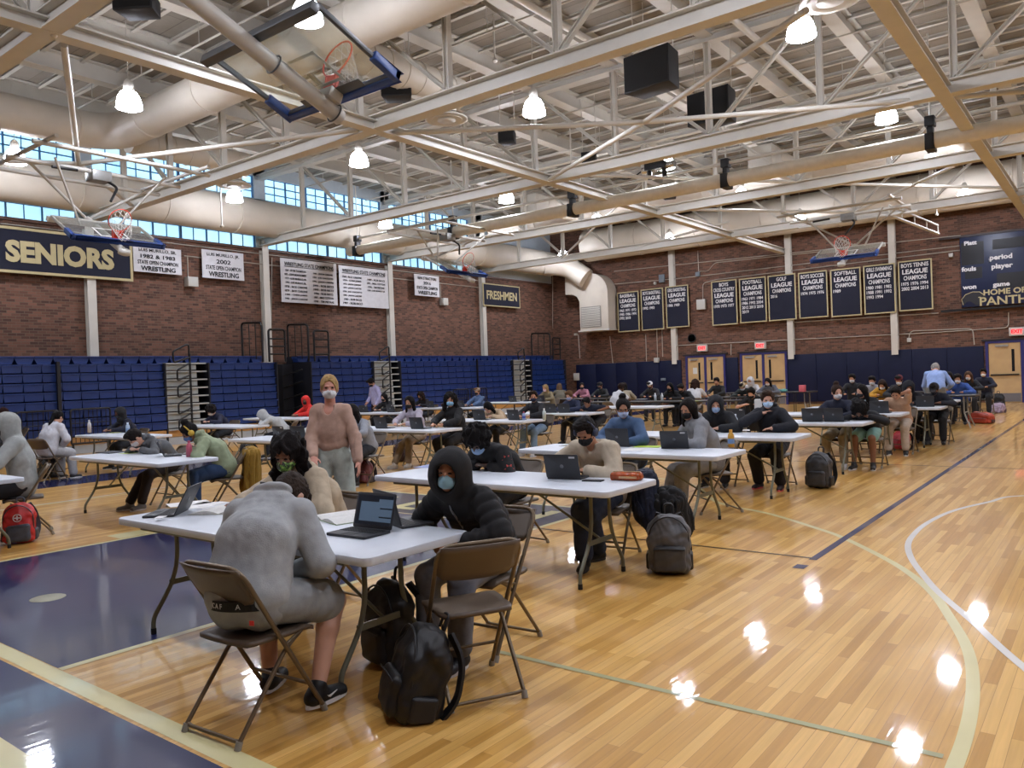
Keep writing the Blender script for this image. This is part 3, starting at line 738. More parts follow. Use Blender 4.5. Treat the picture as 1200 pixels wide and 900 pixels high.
flat(-12.3, -12.24, 1.9, 13.5, whitef)
stripe(spline([(-12.2, 1.9), (-12.2, 5.0), (-11.6, 7.6), (-10.2, 9.6), (-8.4, 10.5), (-6.64, 10.75), (-4.9, 10.2), (-3.84, 8.84), (-3.05, 8.36), (-2.35, 7.77), (-2.0, 7.41), (-1.43, 6.64), (-1.08, 5.99), (-0.85, 5.35), (-0.70, 4.85), (-0.61, 4.35), (-0.56, 3.8), (-0.55, 3.2), (-0.55, 1.9)]), 0.06, cream)
stripe(spline([(8, 11.2), (3, 11.2), (0.3, 11.1), (-0.92, 10.66), (-1.2, 10.04), (-1.44, 9.3), (-1.54, 8.5), (-1.54, 7.85), (-1.49, 7.38), (-1.37, 6.9), (-1.21, 6.44), (-1.02, 5.96), (-0.74, 5.38), (-0.45, 4.75), (0.3, 3.3), (1.2, 1.9)]), 0.05, whitef)
flat(-2.055, -1.99, 6.5, 27.0, bluel); flat(-8.0, -2.0, 6.54, 6.575, darkl); flat(-2.08, -1.99, 6.17, 6.30, bluel)
flat(-2.9, -0.6, 3.46, 3.50, greenf); flat(-6, 4, 16.0, 16.05, cream); flat(-9, 4, 13.2, 13.24, darkl)
# disc over a floor socket
mb = MB(); mb.lathe([(0.001, 0.0035), (0.12, 0.0035), (0.125, 0.0015), (0.125, 0.0012)], 28, Matrix.Translation((-6.6, 2.57, 0)))
tag(mb.build('floor_socket_cover', mat('worn_brass', '8d8a74', rough=0.45, metal=0.3)), 'round dull metal socket cover set in the navy painted key', 'cover plate')
me = text_me('PLATT', 0.95, 0.02, 0.0004, 1.15); struct(link('floor_marking', me, m=paint_mat('court_letter_cream', 'cfc78f'), loc=(-6.65, 7.18, 0.003), rot=(0, 0, PI)))

# ---------------- roof trusses
def truss(Y):
    r = struct(link('roof_truss', None, loc=(0, Y, 0)))
    MB().ibeam((XL, 0, 6.48), (XR, 0, 6.48), 0.26, 0.27, 0.025).build('bottom_chord', steel, r)
    MB().ibeam((XL, 0, 8.68), (XR, 0, 8.68), 0.22, 0.18, 0.025).build('top_chord', steel, r)
    nodes = [-6.9 + 2.32 * k for k in range(-7, 8)]
    for x in nodes:
        if XL + 0.3 < x < XR - 0.2:
            MB().ibeam((x, 0, 6.6), (x, 0, 8.6), 0.12, 0.12, 0.015, up=(1, 0, 0)).build('web_post', steel, r)
            k = round((x + 6.9) / 2.32); d = -1 if k < 0 else 1
            for dd in ((-1, 1) if k == 0 else (d,)):
                x2 = x + dd * 2.32
                if x2 < XL or x2 > XR: continue
                MB().ibeam((x, 0, 6.62), (x2 - dd * 0.1, 0, 8.6), 0.10, 0.09, 0.014).build('web_diagonal', steel, r)
    return r
t0 = truss(TY[0])
for Y in TY[1:]: dup(t0, loc=(0, Y, 0))
# purlins along Y, sub-purlins along X
pm = MB().ibeam((0, YF, 8.92), (0, YB, 8.92), 0.30, 0.42, 0.03)
p0 = None
for k in range(-7, 8):
    X = -6.9 + 2.32 * k
    if XL + 0.2 < X < XR:
        if p0 is None: p0 = struct(pm.build('roof_beam', steel, loc=(X, 0, 0)))
        else: dup(p0, loc=(X, 0, 0))
for k in range(-6, 99):
    pass
sb = struct(MB().ibeam((XL, 0, ZD - 0.05), (XR, 0, ZD - 0.05), 0.09, 0.09, 0.012).build('roof_joist', steel, loc=(0, YF + 0.5, 0)))
yy = YF + 0.5 + 0.82
while yy < YB: dup(sb, loc=(0, yy, 0)); yy += 0.82
# longitudinal bottom braces
for X, ya, yb in ((-11.15, YF, YB), (-2.42, YF, YB)):
    struct(MB().ibeam((X, ya, 6.44), (X, yb, 6.44), 0.24, 0.2, 0.025).build('roof_beam', steel))
# diagonal rods and pipes between trusses
def rod(a, b, r=0.035): struct(MB().tube([a, b], r, 8).build('trim_brace', steel))
rod((-11.15, 4.7, 6.35), (-6.9, 4.7, 8.6), 0.05)
def at6(px, py, z=6.42): q = onz(px, py, z); return (q[0], q[1], z)
P1_, Q1_ = at6(755, 143), at6(92, 192)
for a_, b_ in ((at6(460, 156), P1_), (at6(642, 211), P1_), (P1_, at6(945, 12)), (P1_, at6(1200, 107)), (Q1_, at6(75, 52)), (Q1_, at6(420, 152)), (Q1_, at6(-60, 186)), (Q1_, at6(160, 245))): rod(a_, b_, 0.05)
rod((-11.1, 22.0, 6.55), (-6.9, 27.6, 6.6), 0.045); rod((-18.5, 27.6, 6.5), (-11.1, 22.0, 7.8), 0.04); rod((-23.0, 22.1, 6.4), (-16.3, 27.6, 7.6), 0.05)
rod((-16.2, 27.8, 6.4), (-11.1, 27.5, 6.9), 0.04); rod((-6.8, 22.1, 6.6), (-2.4, 27.6, 6.6), 0.045); rod((-2.4, 22.1, 6.6), (-6.8, 27.6, 6.6), 0.045)
rod((-11.1, 16.3, 6.6), (-6.9, 21.9, 6.6), 0.045)
for Y, z in ((5.9, 8.55), (8.9, 8.5), (12.4, 8.5), (14.6, 8.45), (17.6, 8.5), (20.5, 8.5), (24, 8.5), (29, 8.5)):
    mb = MB().tube([(XL + 0.5, Y, z), (XR - 0.3, Y, z)], 0.022, 8)
    q = XL + 1.6
    while q < XR - 1: mb.tube([(q, Y, z), (q, Y, ZD - 0.02)], 0.008, 6); q += 2.32
    tag(mb.build('sprinkler_pipe', steel), 'thin white sprinkler pipe hung under the roof deck', 'pipe', 'sprinkler pipes under the roof deck')
for X in (-8.4, -5.8):
    mb = MB().tube([(X, YF + 0.6, 8.35), (X, 21.0, 8.35)], 0.07, 12)
    tag(mb.build('sprinkler_main', steel), 'thick white sprinkler main running lengthwise ' + ('over the loudspeakers' if X < -7 else 'right of the two big loudspeakers'), 'pipe')
# sprinkler drop heads with little cups
for (px, py, Y) in ((260, 266, 12.9), (1098, 252, 31.0), (768, 180, 25.5), (580, 72, 13)):
    X, z = ony(px, py, Y)
    mb = MB().tube([(X, Y, z), (X, Y, ZD)], 0.018, 8).lathe([(0.001, -0.02), (0.05, -0.01), (0.06, 0.03), (0.02, 0.06)], 12, Matrix.Translation((X, Y, z)))
    tag(mb.build('drop_pipe', steel), 'thin white drop pipe with small cup hanging from the roof', 'drop pipe', 'drop pipes with small cups')

# ---------------- ducts
def duct(label, pts, r, seams=2.4, fil=1.0, ends=True, hang=()):
    P = fillet(pts, fil, 10); root = thing('air_duct', label, 'duct', (0, 0, 0))
    MB().tube(P, r, 32).build('duct_shell', ductm, root)
    L = 0; last = 0
    for i in range(1, len(P)):
        a, b = Vector(P[i - 1]), Vector(P[i]); d = (b - a).length; k = seams - (L % seams)
        while k < d:
            c = a + (b - a) * (k / d); t = (b - a).normalized(); M = t.to_track_quat('Z', 'Y').to_matrix().to_4x4(); M.translation = c
            MB().lathe([(r, -0.03), (r + 0.018, -0.02), (r + 0.018, 0.02), (r, 0.03)], 32, M, False).build('seam_band', ductm, root); k += seams
        L += d
    return root
duct('large cream round duct turning the corner above the windows', [(-19.4, YF + 0.1, 7.85), (-19.4, 9.45, 7.85), (3.5, 9.45, 7.85), (3.5, 9.45, 7.9)], 0.42, fil=0.9)
for i, (X, w_) in enumerate(((-19.3, 'nearest the windows'), (-11.35, 'beside the middle roof beam'), (-3.4, 'above the right roof beam'))):
    mb = thing('air_duct', 'short ribbed branch duct ending in a round diffuser, ' + w_, 'duct')
    MB().tube([(X, 9.8, 7.8), (X, 13.1, 7.8)], 0.33, 28).build('duct_shell', ductm, mb)
    for q in range(14): MB().ring((X, 9.95 + q * 0.23, 7.8), 0.333, 0.012, 28, 6, Matrix.Rotation(PI / 2, 4, 'X')).build('spiral_rib', ductm, mb) if q % 2 == 0 else None
    MB().tube([(X, 12.7, 7.6), (X, 12.7, 7.28)], 0.22, 20).build('duct_neck', ductm, mb)
    dm = thing('air_diffuser', 'round white ceiling diffuser with dark slots below the branch duct ' + w_, 'diffuser', (X, 12.7, 7.2))
    MB().lathe([(0.24, 0.1), (0.30, 0.06), (0.45, -0.02), (0.46, -0.05), (0.40, -0.04)], 32).build('outer_ring', steel, dm)
    MB().lathe([(0.001, 0.06), (0.33, 0.06)], 32).build('dark_throat', mat('throat', '1c1a18', var=0), dm)
    MB().lathe([(0.28, 0.03), (0.34, -0.05), (0.33, -0.06), (0.20, -0.0)], 32).build('middle_ring', steel, dm)
    MB().lathe([(0.001, -0.05), (0.20, -0.07), (0.16, 0.0)], 32).build('centre_cone', steel, dm)
duct('long cream round duct running below the upper windows', [(-22.3, 5.0, 7.1), (-22.3, 31.0, 7.1), (-22.3, 32.3, 7.1)], 0.58)
duct('second large cream cross duct beyond the curtain roller', [(-21.0, 26.2, 7.85), (3.5, 26.2, 7.85)], 0.42)
duct('huge pale round duct along the top of the far brick wall', [(-20.2, 32.35, 7.72), (9.0, 32.35, 7.72)], 0.74, seams=2.9)
duct('narrow upper pipe duct over the far wall duct', [(-22, 31.2, 8.6), (8.5, 31.2, 8.6)], 0.16, seams=5)
for X in (-16.2, -8.0, -3.3):
    r = thing('air_duct', {-16.2: 'boxy white branch duct left of centre', -8.0: 'boxy white branch duct behind the curtain roller', -3.3: 'boxy white branch duct under the right roof beam'}[X], 'duct')
    MB().tube([(X, 23.0, 7.7), (X, 25.9, 7.7)], 0.36, 24).build('duct_shell', ductm, r)
    MB().box(X - 0.35, X + 0.35, 22.2, 23.0, 7.3, 7.9).build('outlet_box', steel, r, bevel=0.02)
# the elbow coming down the back wall
r = thing('air_duct', 'white boxy elbow duct with square louvred grille on far wall', 'duct')
MB().tube(fillet([(-22.1, 31.4, 7.0), (-21.3, 32.3, 6.9), (-20.4, 32.5, 6.2)], 0.5), 0.5, 28).build('duct_shell', ductm, r)
out = []
cxx, czz = -20.35, 5.45
pts = [(-21.2, 6.35)] + [(-20.15 + 0.0, 6.35)] 
OX = -0.38
prof = [(-21.3, 5.55), (-21.3, 6.45)] + [(-19.9 + 1.0 * math.sin(rad(a)), 5.45 + 1.0 * math.cos(rad(a))) for a in range(0, 91, 10)] + [(-18.9, 3.7), (-20.5, 3.7), (-20.5, 5.15)] + [(-20.65, 5.4), (-20.9, 5.52)]
MB().prism([(p[0] + OX, p[1]) for p in prof], 0, 0.85, Matrix(((1, 0, 0, 0), (0, 0, -1, YB - 0.03), (0, 1, 0, 0), (0, 0, 0, 1)))).build('elbow_box', ductm, r)
mb = MB().box(-20.42 + OX, -19.3 + OX, YB - 0.91, YB - 0.88, 3.85, 4.85)
g = mb.build('grille', mat('grille_grey', '8c8a84', rough=0.5, var=0.0), r)
mb = MB()
for k in range(12): mb.beam((-20.38 + OX, YB - 0.92, 3.9 + k * 0.08), (-19.34 + OX, YB - 0.92, 3.9 + k * 0.08), 0.01, 0.04)
mb.build('louvre_slats', steel, g)
MB().box(-20.6 + OX, -18.85 + OX, YB - 0.93, YB - 0.02, 3.66, 3.72).build('bottom_flange', steel, r)

# ---------------- divider curtain roller with black straps
r = thing('curtain_roller', 'long white divider curtain roll hung across the gym on black straps', 'curtain roller', (0, 19.0, 6.3))
MB().tube([(-21.9, 0, 0), (8.6, 0, 0)], 0.17, 24).build('roll', mat('rolled_white_curtain', 'd8d0be', rough=0.5, var=0.05), r)
MB().tube([(-21.6, 0, 0.42), (8.6, 0, 0.42)], 0.045, 12).build('top_pipe', steel, r)
for k in range(7):
    X = -21.45 + 4.58 * k
    mb = MB().box(X - 0.09, X + 0.09, -0.20, 0.20, -0.22, 0.14).box(X - 0.06, X + 0.06, -0.10, 0.10, 0.14, 0.30).box(X - 0.10, X + 0.10, -0.12, 0.12, 0.30, 0.52)
    mb.build('strap', mat('black_strap', '101012', rough=0.5, var=0), r, bevel=0.02)
    MB().tube([(X, 0, 0.5), (X, 0, 2.3)], 0.02, 8).build('hanger', steel, r)
# lens-like projector cluster
X, z = ony(856, 207, 18.0) if False else ony(770, 198, 18.6)
r = thing('motor_unit', 'small black and chrome winch motor above the curtain roll', 'motor', (X, 18.6, z))
MB().box(-0.30, 0.28, -0.15, 0.15, -0.02, 0.16).build('housing', mat('winch_dark', '26262a', rough=0.35, metal=0.4), r, bevel=0.02)
MB().tube([(-0.42, 0, 0.02), (0.5, 0, 0.05)], 0.09, 16).build('motor_drum', mat('chrome_bits', 'b8b8b8', rough=0.25, metal=0.9), r)
for q in (-0.2, 0.22): MB().tube([(q, -0.05, 0), (q + 0.02, -0.05, -0.25)], 0.06, 12).build('pulley', black, r)
MB().tube(fillet([(-0.3, 0, 0.1), (-0.8, 0, -0.15), (-1.3, 0, 0.02)], 0.4), 0.018, 8).build('cable', black, r)

# ---------------- high-bay lamps
lampm = mat('glowing_lamp_bell', 'ecf0ff', rough=0.3, var=0, emit=58.0)
lr = thing('ceiling_lamp', 'glowing white bell-shaped high-bay lamp hanging from the roof', 'ceiling lamp', (-20.3, 7.6, 7.15), 0, 'bell-shaped high-bay lamps')
MB().lathe([(0.09, 0.17), (0.15, 0.13), (0.195, 0.05), (0.225, -0.06), (0.235, -0.16)], 24).build('bell', lampm, lr)
MB().lathe([(0.001, -0.172), (0.12, -0.170), (0.233, -0.162)], 24).build('lens', mat('glowing_lamp_lens', 'ecf0ff', rough=0.3, var=0, emit=235.0), lr)
MB().lathe([(0.001, 0.40), (0.04, 0.39), (0.08, 0.34), (0.095, 0.28), (0.095, 0.20), (0.09, 0.16), (0.001, 0.16)], 18).build('ballast_housing', mat('lamp_housing', 'c9c5bc', rough=0.4, var=0), lr)
MB().tube([(0, 0, 0.39), (0, 0, 1.72)], 0.008, 6).build('hanger', steel, lr)
MB().ring((0, 0, 0.17), 0.10, 0.008, 18, 6).build('collar', steel, lr)
rows_ = ((1.8, 'the row over the camera'), (7.6, 'the second row'), (13.35, 'the third row'), (19.3, 'the row above the curtain roll'), (24.6, 'the row before the last cross duct'), (30.4, 'the row nearest the far wall'))
cols_ = ((-20.3, 'nearest the windows'), (-14.9, 'second from the windows'), (-9.5, 'in the middle'), (-4.05, 'right of the middle'), (1.4, 'far right'), (6.8, 'beyond the right'))
first = True
for Y, rn in rows_:
    for X, cn in cols_:
        L_ = 'glowing bell-shaped lamp, %s of %s from the camera' % (cn, rn) if False else 'glowing white bell lamp in %s, %s' % (rn, cn)
        if first: lr.location = (X, Y, 7.15); lr['label'] = L_; first = False
        else: dup(lr, loc=(X, Y, 7.15), label=L_)

# ---------------- loudspeakers on the ceiling
spk = mat('black_speaker', '111113', rough=0.6, var=0.1, scale=30)
def speaker(label, X, Y, z, w, h, d, rz, tilt=0):
    r = thing('loudspeaker', label, 'loudspeaker', (X, Y, z), rz)
    mb = MB(); mb.prism([(-w / 2, -d / 2), (w / 2, -d / 2), (w / 2 * 0.8, d / 2), (-w / 2 * 0.8, d / 2)], -h / 2, h / 2); bo = mb.build('cabinet', spk, r, bevel=0.02)
    bo.rotation_euler = (tilt, 0, 0)
    g = MB().box(-w / 2 + 0.03, w / 2 - 0.03, -d / 2 - 0.012, -d / 2 + 0.001, -h / 2 + 0.03, h / 2 - 0.03).build('grille', mat('speaker_grille', '0a0a0b', rough=0.8, var=0.0), bo)
    for sx in (-1, 1): MB().tube([(sx * w * 0.44, 0, h / 2 - 0.02), (sx * w * 0.44, 0, ZD - z)], 0.012, 6).build('hanger', steel, r)
speaker('large black loudspeaker hanging nearest the camera, upper right', -7.08, 14.0, 7.4, 1.02, 0.72, 0.55, rad(-5))
speaker('large black loudspeaker partly behind a truss post', -7.08, 16.85, 7.4, 1.02, 0.72, 0.55, rad(-5))
speaker('small black loudspeaker below the round diffuser', -11.7, 15.3, 7.4, 0.42, 0.28, 0.3, rad(20))
speaker('flat black loudspeaker behind the ribbed branch duct', -11.6, 11.5, 7.45, 0.62, 0.22, 0.45, rad(40))
speaker('black loudspeaker cut by the top edge, over the left roof beam', -11.65, 6.15, 7.4, 0.62, 0.26, 0.4, rad(35))
speaker('distant small black loudspeaker above the curtain roll', -11.3, 18.4, 7.45, 0.42, 0.28, 0.3, rad(20))
speaker('most distant small black loudspeaker behind the curtain roll', -11.7, 24.0, 7.45, 0.45, 0.35, 0.3, rad(20))

# ---------------- basketball hoops, folded up
padb = mat('royal_blue_padding', '1d3f80', rough=0.5, var=0.05); rimm = mat('orange_rim', 'd8442a', rough=0.4, var=0.03)
framem = mat('grey_hoop_frame', 'b9b6ae', rough=0.4, var=0.03); glassm = glass_mat(); netm = mat('white_net', 'dedbd4', rough=0.8, var=0); dframe = mat('dark_backboard_frame', '4a4d50', rough=0.4, var=0)
def hoop(label, loc, rz, tilt, mast_dir=1, near=False):
    """local: board in XZ plane standing on its lower edge, front faces +Y; tilted back about its lower edge"""
    r = thing('basketball_hoop', label, 'basketball hoop', loc, rz)
    T = Matrix.Rotation(rad(90 - tilt), 4, 'X')
    def bp(mb, name, m, bevel=0, parent=None):
        o = mb.build(name, m, parent or r, bevel=bevel)
        if parent is None: o.matrix_local = T
        return o
    bp(MB().box(-0.89, 0.89, -0.008, 0.008, 0.03, 1.05), 'backboard_glass', glassm)
    mb = MB().box(-0.915, -0.875, -0.03, 0.02, 0.0, 1.07).box(0.875, 0.915, -0.03, 0.02, 0.0, 1.07).box(-0.875, 0.875, -0.03, 0.02, 1.03, 1.07).box(-0.875, 0.875, -0.03, 0.02, 0.0, 0.04)
    mb.box(-0.95, 0.95, -0.13, -0.03, 1.06, 1.16); bp(mb, 'backboard_frame', dframe if near else framem, 0.004)
    if near:
        bp(MB().box(-0.5, 0.5, -0.035, -0.03, 0.045, 0.15), 'mounting_plate', dframe)
    mb = MB().box(-0.30, 0.30, 0.009, 0.012, 0.18, 0.22).box(-0.30, 0.30, 0.009, 0.012, 0.60, 0.64).box(-0.30, -0.26, 0.009, 0.012, 0.22, 0.60).box(0.26, 0.30, 0.009, 0.012, 0.22, 0.60)
    bp(mb, 'target_square', mat('target_white', 'd8d8d4', rough=0.5, var=0))
    mb = MB().box(-0.945, 0.945, -0.055, 0.05, -0.055, 0.03).box(-0.945, -0.86, -0.055, 0.05, -0.055, 0.33).box(0.86, 0.945, -0.055, 0.05, -0.055, 0.33)
    bp(mb, 'edge_padding', padb, 0.015)
    M = Matrix.Translation((0, 0.39, 0.16))
    ro = MB().tube([M @ Vector((0.228 * math.cos(2 * PI * k / 32), 0.228 * math.sin(2 * PI * k / 32), 0)) for k in range(32)], 0.011, 8, closed=True)
    ro.tube([(-0.09, 0.02, 0.14), (-0.12, 0.2, 0.155)], 0.01, 6).tube([(0.09, 0.02, 0.14), (0.12, 0.2, 0.155)], 0.01, 6)
    ro.box(-0.075, 0.075, 0.01, 0.17, 0.10, 0.165); ro.box(-0.085, 0.085, 0.005, 0.03, 0.02, 0.17)
    ro_ = bp(ro, 'rim', rimm)
    mb = MB()                                     # the net, fallen back against the board with gravity
    Ti = T.inverted(); g = (Ti.to_3x3() @ Vector((0, 0, -1))).normalized(); ax = Vector((0, 0, -1)); dirn = (ax * 0.55 + g * 0.6).normalized()
    prev = None
    for L in range(6):
        rr = 0.224 - 0.018 * L; c = Vector((0, 0.39, 0.16)) + dirn * 0.075 * L; cur = []
        for k in range(12):
            a = 2 * PI * (k + 0.5 * (L % 2)) / 12; cur.append(c + Vector((rr * math.cos(a), rr * math.sin(a), 0)))
        if prev:
            for k in range(12):
                s1 = (k + (1 if L % 2 == 0 else 0)) % 12; s0 = (k - (0 if L % 2 == 0 else 0)) % 12
                mb.tube([prev[k], cur[k]], 0.0045, 4, cap=False); mb.tube([prev[k], cur[(k - 1) % 12] if L % 2 else cur[(k + 1) % 12]], 0.0045, 4, cap=False)
        prev = cur
    net = mb.build('net', netm, ro_)
    # back structure: mast pipe, cross bars, brackets
    if near:
        bp(MB().tube([(0, -0.22, 3.0), (0, -0.22, -0.10)], 0.088, 24), 'mast_pipe', framem)
        bp(MB().box(-0.12, 0.12, -0.16, -0.03, 0.02, 0.2), 'mounting_bracket', framem, 0.01)
        tp_ = T @ Vector((0, -0.22, 2.95)); up_ = ZD - loc[2] - 0.05
        for sx in (-1, 1): MB().tube([tuple(tp_), (sx * 1.1, tp_.y, 6.55 - loc[2])], 0.03, 8).build('brace', framem, r)
        MB().tube([(-1.9, tp_.y, 6.55 - loc[2]), (1.9, tp_.y, 6.55 - loc[2])], 0.045, 10).build('cross_pipe', framem, r)
        for sx in (-1.8, 1.8): MB().tube([(sx, tp_.y, 6.55 - loc[2]), (sx, tp_.y, up_)], 0.03, 8).build('hanger', framem, r)
        for s_ in (0.28, 0.93):
            p = Vector((0, -0.22, 1.2)).lerp(Vector((0, -0.22, -0.10)), s_); d = Vector((0, 0, 1))
            M2 = d.to_track_quat('Z', 'Y').to_matrix().to_4x4(); M2.translation = p
            bp(MB().tube([M2 @ Vector((0.105 * math.cos(2 * PI * k / 20), 0.105 * math.sin(2 * PI * k / 20), 0)) for k in range(20)], 0.01, 6, closed=True), 'clamp_ring', dframe)
    else:
        a = T @ Vector((0, -0.10, 0.12)); b = T @ Vector((0, -0.10, 1.0))
        bp(MB().tube([(0, -0.12, -0.22), (0, -0.12, 1.5)], 0.075, 16), 'mast_pipe', framem)
        bp(MB().lathe([(0.001, -0.05), (0.11, -0.05), (0.11, 0.05), (0.001, 0.05)], 20, Matrix.Translation((0, -0.12, -0.26)) @ Matrix.Rotation(PI / 2, 4, 'X')), 'end_disc', framem)
        up_ = 6.38 - loc[2]; e = T @ Vector((0, -0.12, 1.5))
        for sx in (-1, 1):
            MB().tube([tuple(e), (sx * 1.3, e.y * 0.6, up_ - 0.25)], 0.03, 8).build('brace', framem, r)
            MB().tube([(sx * 0.35, (T @ Vector((0, -0.1, 1.0))).y, (T @ Vector((0, -0.1, 1.0))).z), (sx * 1.1, e.y + 1.2, up_ - 0.25)], 0.025, 8).build('brace', framem, r)
        for yy_ in (-0.7, -1.6, 0.5): MB().tube([(-1.75, yy_, up_ - 0.22 + 0.03 * yy_), (1.75, yy_, up_ - 0.22 + 0.03 * yy_)], 0.045, 10).build('cross_pipe', framem, r)
        for sx in (-1.5, 1.5): MB().tube([(sx, -1.9, up_ - 0.14), (sx, 0.9, up_ - 0.14)], 0.04, 10).build('side_pipe', framem, r)
        MB().box(-0.2, 0.2, -0.95, -0.6, up_ - 0.42, up_ - 0.2).build('winch', mat('winch_grey', '8b8b88', rough=0.4, metal=0.3), r, bevel=0.02)
        MB().tube(fillet([(-0.05, -0.8, up_ - 0.3), (-0.25, -0.5, up_ - 0.55), (0.0, -0.3, up_ - 0.9)], 0.1), 0.028, 8).build('black_strut', black, r)
        MB().tube([(0.5, -0.6, up_ - 0.3), (1.0, -0.55, up_ - 0.33)], 0.03, 8).build('black_strut', black, r)
    return r
hoop('nearest basketball hoop, clear board with blue padding folded under the roof', (-6.91, 5.93, 4.81), 0, 22, near=True)
hoop('basketball hoop folded up in front of the long navy banner', (-16.0, 7.85, 4.62), -PI / 2, 30)
hx, hy = onz(652, 334, 4.75)
hoop('basketball hoop folded up beside the white elbow duct', (-16.0, 18.6, 4.85), -PI / 2, 30)
hoop('farthest basketball hoop, folded up before the row of navy banners', (-6.5, 24.7, 4.77), PI, 24)
X0 = thing('roof_bracket', 'white ladder-like steel bracket under the roof right of the farthest hoop', 'bracket')
a = ony(1062, 258, 29.0); b = ony(1090, 283, 29.0)
MB().tube([(a[0], 26.5, 6.15), (b[0], 30.5, 5.95)], 0.05, 8).build('side_rail', steel, X0); MB().tube([(a[0], 26.5, 6.45), (b[0], 30.5, 6.25)], 0.03, 8).build('side_rail', steel, X0)
for k in range(5):
    t = k / 4; MB().tube([(a[0] + (b[0] - a[0]) * t, 26.5 + 4 * t, 6.15 - 0.2 * t), (a[0] + (b[0] - a[0]) * t, 26.5 + 4 * t, 6.45 - 0.2 * t)], 0.02, 6).build('rung', steel, X0)
# ================================================================ WALL FURNITURE
whb = mat('white_banner_cloth', 'c9c9cc', rough=0.75, var=0.05, scale=6); gold = mat('old_gold_cloth', 'b9ad83', rough=0.7, var=0.05); blackt = mat('black_lettering', '17181c', rough=0.7, var=0); whitet = mat('white_lettering', 'd6d6d8', rough=0.7, var=0)
def banner(label, wall, c0, c1, bg, border, lines, lm, cat='banner', bw=0.035, extra=None):
    """c0 = top-left pixel, c1 = bottom-right pixel on the wall plane"""
    if wall == 'L':
        (y0, z1), (y1, z0) = onx(c0[0], c0[1], XL), onx(c1[0], c1[1], XL); w, h = y1 - y0, z1 - z0
        M = Matrix(((0, 0, 1, XL + 0.03), (1, 0, 0, (y0 + y1) / 2), (0, 1, 0, (z0 + z1) / 2), (0, 0, 0, 1)))
    else:
        (x0, z1), (x1, z0) = ony(c0[0], c0[1], YB), ony(c1[0], c1[1], YB); w, h = x1 - x0, z1 - z0
        M = Matrix(((1, 0, 0, (x0 + x1) / 2), (0, 0, -1, YB - 0.26), (0, 1, 0, (z0 + z1) / 2), (0, 0, 0, 1)))
    if wall == 'L' : M.translation.x = XL + 0.26
    r = thing('banner', label, cat); r.matrix_world = M
    nx, nz = 16, 8; vs = []; fs = []
    for j in range(nz + 1):
        for i in range(nx + 1):
            u, v = i / nx - 0.5, j / nz - 0.5; vs.append((u * w, v * h, 0.006 * math.sin(u * 9 + v * 4)))
    for j in range(nz):
        for i in range(nx): a = j * (nx + 1) + i; fs.append((a, a + 1, a + nx + 2, a + nx + 1))
    n0 = len(vs); vs += [(x_, y_, -0.02) for x_, y_, _ in vs]; fs += [tuple(reversed([n0 + q for q in f])) for f in fs]
    MB()._add(vs, fs, True).build('cloth', bg, r)
    if border:
        mb = MB().box(-w / 2 - bw, w / 2 + bw, h / 2 - 0.01, h / 2 + bw, -0.02, 0.012).box(-w / 2 - bw, w / 2 + bw, -h / 2 - bw, -h / 2 + 0.01, -0.02, 0.012)
        mb.box(-w / 2 - bw, -w / 2 + 0.01, -h / 2, h / 2, -0.02, 0.012).box(w / 2 - 0.01, w / 2 + bw, -h / 2, h / 2, -0.02, 0.012); mb.build('border', border, r)
    for (s, cx, cy, th, tw, *rest) in lines:      # centre as fractions, height fraction, width fraction
        me = text_me(s, 1.0, rest[0] if rest else 0.02, 0.002)
        if not len(me.vertices): continue
        xs = [v.co.x for v in me.vertices]; ysv = [v.co.y for v in me.vertices]
        me.transform(Matrix.Translation((-(min(xs) + max(xs)) / 2, -(min(ysv) + max(ysv)) / 2, 0))); me.transform(Matrix.Diagonal((tw * w / (max(xs) - min(xs)), th * h / (max(ysv) - min(ysv)), 1, 1)))
        link('lettering', me, r, lm, loc=(cx * w, cy * h, 0.014))
    return r, w, h
banner('huge navy banner reading SENIORS in gold letters', 'L', (-150, 252), (148.5, 328.5), navy, gold, [('SENIORS', 0.185, -0.03, 0.54, 0.47, 0.05)], gold, bw=0.06)
banner('navy banner reading FRESHMEN at the far end of the window wall', 'L', (561, 333), (604, 361), navy, gold, [('FRESHMEN', 0, 0, 0.42, 0.84, 0.03)], gold)
banner('white wrestling banner overlapped by the left hoop, right of the huge navy banner', 'L', (150.5, 288), (208, 323.5), whb, None, [('LUIS MURILLO, SR.', 0, 0.34, 0.14, 0.78, 0.01), ('1982 & 1983', 0, 0.11, 0.15, 0.72, 0.02), ('STATE OPEN CHAMPION', 0, -0.12, 0.15, 0.84, 0.015), ('WRESTLING', 0, -0.35, 0.18, 0.72, 0.03)], blackt)
banner('white wrestling banner with four text lines, right of the small wall speaker', 'L', (231, 293), (281, 330), whb, None, [('LUIS MURILLO, JR.', 0, 0.33, 0.14, 0.78, 0.01), ('2002', 0, 0.11, 0.15, 0.34, 0.02), ('STATE OPEN CHAMPION', 0, -0.12, 0.15, 0.84, 0.015), ('WRESTLING', 0, -0.35, 0.18, 0.72, 0.03)], blackt)
